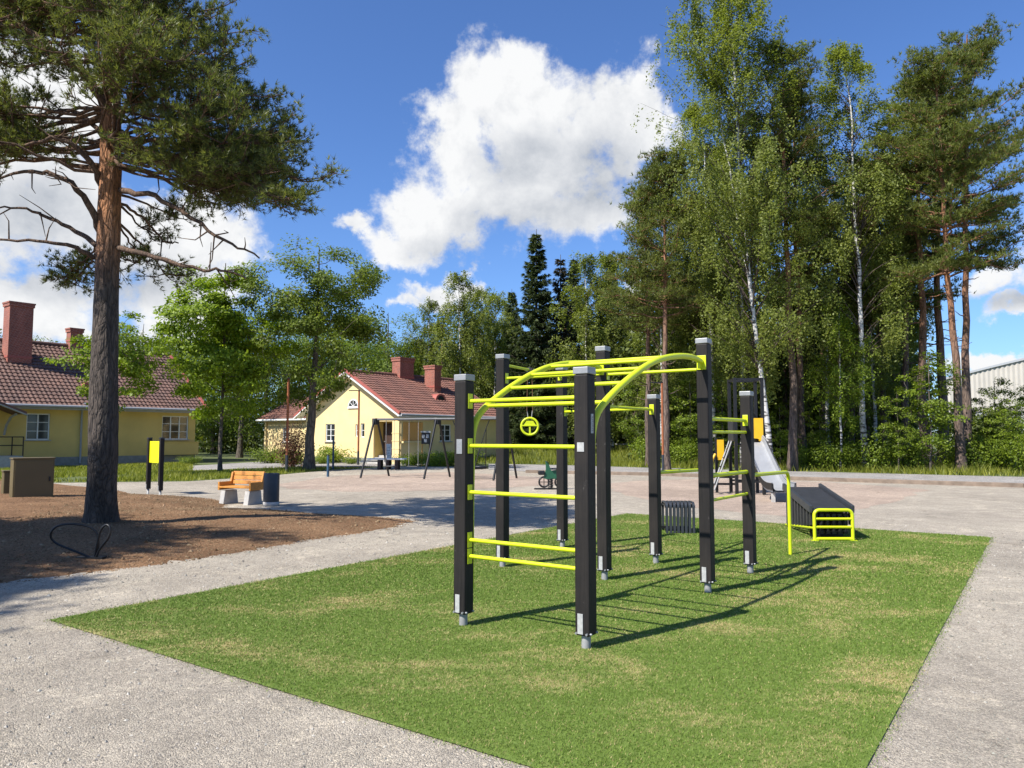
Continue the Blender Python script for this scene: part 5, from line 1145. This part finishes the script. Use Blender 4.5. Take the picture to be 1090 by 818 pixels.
# birch, spruce group in the middle
m_, v_, f_ = birch(14.5, 2.6, 41, .15, 95, 12, 26, .15, .08, droop=1.5)
bi1 = make_tree('birch_tree', 'drooping dark green birch above the second chimney of the gabled house', 'tree', T(492, 60), m_, M['birchbark'], v_, f_, M['birch'], GW)
m_, v_, f_ = spruce(18.4, 3.1, 5, .24, 1.0)
sp1 = make_tree('spruce_tree', 'tallest pointed dark spruce above the workout rig', 'tree', T(571, 60), m_, M['oldbark'], v_, f_, M['spruce'], GW)
for src, px, d, sc, rz, lb in [(bi1, 456, 66, .92, 2, 'shorter birch at the roof end of the gabled house'), (bi1, 508, 72, 1.08, 3.7, 'birch in the row behind the gabled house ridge end'), (bi1, 538, 72, 1.0, .6, 'birch filling the gap next to the spruce flank'), (bi1, 524, 64, .95, 4, 'birch between the drooping birch and the tallest spruce'), (bi1, 628, 56, 1.03, 1, 'broad birch with hanging twigs just after the tallest spruce'),
        (bi1, 652, 57, 1.06, 5, 'birch with hanging twigs beside the gap of sky before the tall pine'), (bi1, 682, 64, .9, 3, 'low birch below the gap of sky beside the tall pine'), (sp1, 651, 66, .98, 1.5, 'narrow spruce tip above the hanging birches'), (sp1, 612, 66, .96, 3.3, 'spruce whose top stands close beside the tallest spruce'), (sp1, 545, 68, .82, 2.2, 'lower spruce at the flank of the tallest spruce')]:
    copy_tree(src, T(px, d), rz, sc, lb, GW)
m_, v_, f_ = spruce(16.8, 2.5, 9, .2, .45)
make_tree('spruce_tree', 'thin brownish dying spruce behind the hanging birches', 'tree', T(597, 62), m_, M['oldbark'], v_, f_, M['brownspruce'], GW)
# the wood edge on the right
tpx = [(820, 501), (819, 470), (813, 420), (805, 360), (797, 290), (789, 206), (784, 111), (780, 41), (777, -30), (775, -60)]
pth = np.array([pt(x, y, 34.5) for x, y in tpx]); bb = pth[0].copy(); bb[2] = 0; pth = pth - bb; pth[0][2] = -.1
s = np.linspace(0, len(pth) - 1, 24); pth = np.stack([np.interp(s, range(len(pth)), pth[:, k]) for k in range(3)], 1)
m_, v_, f_ = birch(24.0, 4.0, 77, .155, 215, 15, 36, .11, .13, True, 1.5, pth)
make_tree('birch_tree', 'tallest leaning birch with forked white trunk rising behind the slide', 'tree', bb, m_, M['birchbark'], v_, f_, M['birch'], GW)
m_, v_, f_ = birch(20.5, 2.3, 83, .165, 150, 11, 32, .11, .14, False, 1.5, None, .5)
bi3 = make_tree('birch_tree', 'slim birch with straight clean white trunk to its top', 'tree', T(918, 36), m_, M['birchbark'], v_, f_, M['birch'], GW)
m_, v_, f_ = birch(7.5, 1.2, 87, .06, 50, 10, 26, .10, .2, False, .7)
bi4 = make_tree('birch_tree', 'small birch with thin white stem in the shade beside the straight birch', 'tree', T(893, 35.5), m_, M['birchbark'], v_, f_, M['shrub'], GW)
m_, v_, f_ = pine(20.8, 9.5, 2.7, 101, .23, 66, 9, 8, 7, .23, .040)
pi1 = make_tree('pine_tree', 'pine with reddish trunk just after the forked birch', 'tree', T(842, 36), m_, M['pinebark_far'], v_, f_, M['needle'], GW)
m_, v_, f_ = pine(21.5, 9.9, 3.9, 111, .24, 74, 10, 9, 7, .23, .040, (.9, 0))
pi2 = make_tree('pine_tree', 'outermost tall pine with straight dark lower trunk against the open sky', 'tree', T(1027, 36), m_, M['pinebark_far'], v_, f_, M['needle'], GW)
m_, v_, f_ = pine(15.6, 6.5, 2.5, 121, .19, 64, 9, 8, 7, .23, .040)
pi3 = make_tree('pine_tree', 'shorter pine with orange trunk at the inner flank of the forked birch', 'tree', T(709, 36.5), m_, M['pinebark_far'], v_, f_, M['needle'], GW)
for src, px, d, sc, rz, lb in [(pi2, 1021, 34.3, (.93, .93, .90), 3.6, 'pine with patchy orange trunk leaning beside the outermost pine'), (pi1, 986, 38, (1.2, 1.2, .98), 2, 'broad pine crown between the straight birch and the outermost pines'), (pi1, 1003, 42, (1.3, 1.3, 1.06), 4.2, 'pine standing behind the two outermost trunks'), (pi3, 965, 41, (1.25, 1.25, 1.1), 1.0, 'olive green pine next to the straight birch'),
        (pi1, 853, 41, 1.02, 1.1, 'pine with grey lower trunk behind the reddish one'), (pi3, 690, 41, .98, 2.6, 'pine crown filling in behind the shorter orange pine'), (pi3, 940, 43, 1.12, 3.0, 'pine in the second row behind the straight birch'), (pi2, 905, 44, .82, 5, 'pine in the second row behind the small birch'), (pi3, 745, 44, 1.0, 4, 'pine half hidden in the leaning birch foliage'), (pi3, 876, 46, 1.05, 2.0, 'pine in the second row above the shaded small birch')]:
    copy_tree(src, T(px, d), rz, sc, lb, GW)
for px, d, sc, rz, lb in [(790, 39, .9, 2, 'birch behind the slide tower'), (757, 43, .90, 3, 'thin birch low behind the tallest rig post'), (966, 46, .75, 4, 'birch below the broad pine crowns'), (932, 42, .70, 5, 'second birch close to the straight white one'), (880, 44, .85, .6, 'birch among the shaded second row trunks'), (703, 45, .8, 1.7, 'far birch beside the slim lamp post'), (760, 42, 1.0, 5.5, 'second row birch behind the leaning birch')]:
    copy_tree(bi3, T(px, d), rz, sc, lb, GW)
# undergrowth
m_, v_, f_ = broadleaf(5.6, .7, 1.3, 61, .05, 40, 130, .12, .42, .4, (.1, 0), 3.0, 2.5, .45, .5)
sap = make_tree('maple_sapling', 'young bright maple at the foot of the outermost pines', 'sapling', T(988, 34), m_, M['oldbark'], v_, f_, M['shrub'], GW)
m_, v_, f_ = shrub(71, 1.3, 1.9, 2600, .12, 12)
sh1 = make_tree('wood_edge_bush', 'leafy green bush at the foot of the straight white birch', 'bush', T(935, 35.5), m_, M['twig'], v_, f_, M['shrub'], 'bushes along the wood edge')
for px, d, sc, rz, src, lb in [(872, 38, .6, 1, sap, 'young maple between the pine trunks behind the sloping bench'), (905, 38, .8, 2, sap, 'sapling in the shade behind the small birch'), (1048, 36, .62, 3, sap, 'sapling just past the outermost pine'), (1082, 34, .58, 4, sap, 'sapling before the ribbed hall at the picture edge'), (1058, 36, .8, 5, sap, 'sapling under the curved roof of the hall'), (829, 39, .6, .5, sap, 'sapling behind the slide chute foot'),
        (770, 40, .9, 2.5, sap, 'sapling behind the low yellow panel'), (735, 42, .9, 1.5, sap, 'sapling behind the tallest rig post'), (680, 46, .9, 2.2, sap, 'sapling in the meadow wood corner'), (955, 34.5, .7, 4.4, sap, 'leaning sapling under the broad pines'), (1100, 37, .75, 2.2, sap, 'sapling cut by the picture edge'),
        (1040, 34.5, .85, 1, sh1, 'bush right after the outermost pine trunk'), (1070, 35.5, 1.0, 2, sh1, 'wide bush below the ribbed hall'), (1095, 33.5, .9, 3, sh1, 'bush at the picture edge beyond the path'), (880, 36, .8, 4, sh1, 'low bush behind the incline bench'), (850, 38, .7, 5, sh1, 'low bush around the grey pine trunk'), (975, 35, .8, .7, sh1, 'bush under the young bright maple'), (905, 36.5, .7, 2.8, sh1, 'bush beside the small white stem'), (800, 40, .8, 1.8, sh1, 'bush behind the tower legs'), (725, 41, .8, 3.2, sh1, 'bush behind the slim rust lamp post'), (690, 44, .9, .2, sh1, 'bush at the end of the meadow'), (662, 67, 1.2, 4, sh1, 'bush at the foot of the hanging birches'), (612, 68, 1.2, 5.5, sh1, 'bush below the gym ring by the far fence'), (1010, 37, .9, 5, sh1, 'shaded bush between the outermost pines')]:
    copy_tree(src, T(px, d), rz, sc, lb, 'bushes and saplings along the wood edge')
# bushes by the houses
m_, v_, f_ = shrub(91, 1.4, 1.0, 2600, .10, 14)
hb = make_tree('garden_bush', 'low green garden bush below the lower wing of the gabled house', 'bush', T(292, 46), m_, M['twig'], v_, f_, M['shrub'], 'garden bushes')
for px, d, sc, rz, lb in [(315, 44, .8, 1, 'low garden bush around the plum stem'), (345, 45, .55, 2, 'small flat bush before the gable window'), (375, 44.5, .45, 3, 'low hedge plant under the cream gable'), (352, 47, 1.1, 4, 'taller pale bush against the gable wall'), (460, 41, .8, 5, 'dark green border plant under the porch blind'), (440, 42, .7, 2, 'border plant by the porch corner'), (478, 42, .85, .4, 'border plant below the side window'), (500, 44, .9, 1.4, 'border plant toward the end of the side wall'), (205, 44, .5, 2.4, 'weed clump at the corner of the long house')]:
    copy_tree(hb, T(px, d), rz, sc, lb, 'garden bushes')
blades('cabinet_weeds', [at(x, y) for x, y in ((0, 541), (95, 539), (80, 532), (0, 532))], 130, .06, .2, .02, M['weed'], 'patchy green weeds around the utility cabinets', 1.2)

# far wood reading as one mass
def far_wood():
    rng = np.random.default_rng(5); VS, FS = [], []; tk = MB(); off = 0
    spots = [(rng.uniform(470, 975), rng.uniform(62, 92)) for _ in range(110)] + [(rng.uniform(690, 975), rng.uniform(46, 64)) for _ in range(70)] + [(rng.uniform(-150, 470), rng.uniform(80, 105)) for _ in range(70)] + [(rng.uniform(-300, 480), rng.uniform(72, 96), 1) for _ in range(70)] + [(rng.uniform(1000, 1500), rng.uniform(60, 85)) for _ in range(26)]
    for px, d, *low in spots:
        p = np.array(T(px, d)); H = rng.uniform(9, 14.5) if px < 690 or px > 1010 else rng.uniform(10, 15); R = rng.uniform(1.6, 2.8)
        if px > 1000: H = rng.uniform(2.8, 4.2)
        if low: H, R = rng.uniform(3, 5.5), rng.uniform(2.2, 3.4)
        m = 900; zz = rng.random(m) ** .8; an = rng.random(m) * 6.283; rr = R * np.sqrt(rng.random(m)) * np.where(zz > .35, (1.05 - zz) ** .6 * 1.15, zz * 2.2 + .35)
        P = p + np.stack([rr * np.cos(an), rr * np.sin(an), zz * H], 1); P += rng.normal(0, .25, (m, 3))
        a, f = leaf_quads(P, .34, rng, .5); VS.append(a); FS.append(f + off); off += len(a)
        tk.tube([p - Z * .1, p + Z * H * .9], [.14, .03], 6)
    tk_v = tk.arrays(); me_t = [f for f in tk.f]
    o = fast('far_wood', np.concatenate(VS), np.concatenate(FS), M['farleaf']); kind(o, 'stuff', 'dense dark mixed wood closing the view behind the nearer trees')
    o2 = obj('far_wood_trunks', tk, M['pinebark_far']); kind(o2, 'stuff', 'grey brown trunks of the dense wood behind the nearer trees')
far_wood()

# ------------------------------------------------------------------ light and sky
to_sun = np.array([-.792, -.610, 0]); EL = R_(47.5); SV = Vector((to_sun[0] * math.cos(EL), to_sun[1] * math.cos(EL), math.sin(EL)))
sl = bpy.data.lights.new('sun', 'SUN'); sl.energy = 4.8; sl.angle = R_(.53); sl.color = (1.0, .955, .88)
so = bpy.data.objects.new('sun', sl); C.objects.link(so); so.rotation_euler = SV.to_track_quat('Z', 'Y').to_euler(); so.location = (-20, -15, 30)
w = bpy.data.worlds.new('World'); scene.world = w; w.use_nodes = True; nt = w.node_tree; bg = nt.nodes['Background']; bg.inputs['Strength'].default_value = .15
sky = N(nt, 'ShaderNodeTexSky', sky_type='NISHITA', sun_disc=False); sky.sun_elevation = EL; sky.sun_rotation = math.atan2(to_sun[0], to_sun[1]) % (2 * math.pi); sky.altitude = 100; sky.air_density = 1.0; sky.dust_density = .6; sky.ozone_density = 2.2
tc = N(nt, 'ShaderNodeTexCoord'); D = tc.outputs['Generated']
sp = N(nt, 'ShaderNodeSeparateXYZ'); nt.links.new(D, sp.inputs[0])
az = math_(nt, 'ARCTAN2', sp.outputs['X'], sp.outputs['Y']); el = math_(nt, 'ARCSINE', sp.outputs['Z'])
cb = N(nt, 'ShaderNodeCombineXYZ'); nt.links.new(az, cb.inputs[0]); nt.links.new(el, cb.inputs[1]); PV = cb.outputs[0]
def ae(px, py):
    d = unit(ray(px, py)); return math.atan2(d[0], d[1]), math.asin(d[2])
def blobs(L):
    acc = None
    for px, py, rx, ry in L:
        a, e_ = ae(px, py)
        s1 = N(nt, 'ShaderNodeVectorMath', operation='SUBTRACT'); nt.links.new(PV, s1.inputs[0]); s1.inputs[1].default_value = (a, e_, 0)
        s2 = N(nt, 'ShaderNodeVectorMath', operation='MULTIPLY'); nt.links.new(s1.outputs[0], s2.inputs[0]); s2.inputs[1].default_value = (800 / rx, 800 / ry, 0)
        s3 = N(nt, 'ShaderNodeVectorMath', operation='LENGTH'); nt.links.new(s2.outputs[0], s3.inputs[0])
        acc = s3.outputs['Value'] if acc is None else math_(nt, 'SMOOTH_MIN', acc, s3.outputs['Value'], .35)
    return math_(nt, 'SUBTRACT', 1.0, acc)
def snoise(scale, detail, rough, shift=(0, 0, 0), dist=0.0):
    ad = N(nt, 'ShaderNodeVectorMath', operation='ADD'); nt.links.new(PV, ad.inputs[0]); ad.inputs[1].default_value = shift
    return noise(nt, scale, detail, rough, ad.outputs[0], dist)
clouds = [(545, 110, 95, 60), (490, 135, 45, 70), (600, 150, 90, 75), (660, 110, 55, 52), (690, 125, 28, 60), (540, 200, 105, 62), (470, 235, 75, 50), (420, 262, 45, 24), (620, 215, 60, 42), (375, 235, 28, 22),
          (455, 318, 46, 22), (492, 308, 28, 20), (430, 330, 26, 15), (668, 318, 22, 50), (668, 350, 26, 26), (1062, 300, 46, 26), (1100, 330, 55, 15), (1075, 390, 60, 14),
          (50, 95, 95, 55), (0, 190, 120, 75), (165, 262, 95, 55), (210, 240, 70, 50), (30, 318, 105, 42), (-150, 120, 160, 140), (190, 320, 80, 50), (1240, 250, 120, 60), (-520, 260, 260, 140), (1500, 200, 200, 120)]
wn = N(nt, 'ShaderNodeTexNoise'); wn.inputs['Scale'].default_value = 9; wn.inputs['Detail'].default_value = 7; wn.inputs['Roughness'].default_value = .6; nt.links.new(PV, wn.inputs['Vector'])
w1 = N(nt, 'ShaderNodeVectorMath', operation='SUBTRACT'); nt.links.new(wn.outputs['Color'], w1.inputs[0]); w1.inputs[1].default_value = (.5, .5, .5)
w2 = N(nt, 'ShaderNodeVectorMath', operation='MULTIPLY'); nt.links.new(w1.outputs[0], w2.inputs[0]); w2.inputs[1].default_value = (.16, .16, 0)
w3 = N(nt, 'ShaderNodeVectorMath', operation='ADD'); nt.links.new(PV, w3.inputs[0]); nt.links.new(w2.outputs[0], w3.inputs[1]); P0 = PV; PV = w3.outputs[0]
B1 = blobs(clouds); PV = P0; B1 = math_(nt, 'MINIMUM', B1, .62); n1 = snoise(8.0, 10, .64, dist=.15); nS_ = snoise(8.0, 10, .64, (.02, -.026, 0), .15); nb = snoise(3.2, 4, .5, (3, 1, 0)); nf = snoise(26, 6, .65, (1, 7, 0))
fld = math_(nt, 'ADD', B1, math_(nt, 'MULTIPLY', math_(nt, 'SUBTRACT', n1, .48), 1.7))
fld = math_(nt, 'ADD', fld, math_(nt, 'MULTIPLY', math_(nt, 'SUBTRACT', nf, .5), .85))
al = N(nt, 'ShaderNodeMapRange', interpolation_type='SMOOTHSTEP'); al.inputs[1].default_value = .0; al.inputs[2].default_value = .52; nt.links.new(fld, al.inputs[0])
dark = blobs([(630, 190, 85, 62), (560, 235, 95, 40), (560, 175, 70, 36), (40, 230, 90, 45), (120, 300, 120, 30), (490, 270, 70, 22), (1080, 318, 60, 12)])
rel = math_(nt, 'MULTIPLY', math_(nt, 'SUBTRACT', n1, nS_), 1.5)
shd = math_(nt, 'ADD', math_(nt, 'ADD', .98, rel), math_(nt, 'MULTIPLY', math_(nt, 'SUBTRACT', nb, .5), .35))
dk = N(nt, 'ShaderNodeMapRange', interpolation_type='SMOOTHSTEP'); dk.inputs[1].default_value = -.25; dk.inputs[2].default_value = .75; dk.inputs[4].default_value = .5; nt.links.new(math_(nt, 'ADD', dark, math_(nt, 'MULTIPLY', math_(nt, 'SUBTRACT', n1, .5), .8)), dk.inputs[0])
shd = math_(nt, 'SUBTRACT', shd, dk.outputs[0], clamp=True)
SB = .15
ccol = ramp(nt, shd, [(.2, (.27 / SB, .295 / SB, .335 / SB)), (.6, (.42 / SB, .435 / SB, .46 / SB)), (1.0, (.575 / SB, .58 / SB, .585 / SB))])
tint = mix(nt, 1.0, sky.outputs['Color'], (.375, .51, .73), 'MULTIPLY')
fin = mix(nt, al.outputs[0], tint, ccol); nt.links.new(fin, bg.inputs['Color'])
scene.view_settings.view_transform = 'Standard'; scene.view_settings.look = 'None'; scene.view_settings.exposure = 0.74; scene.view_settings.gamma = 1.0
scene.cycles.max_bounces = 6; scene.cycles.diffuse_bounces = 3; scene.cycles.transparent_max_bounces = 8
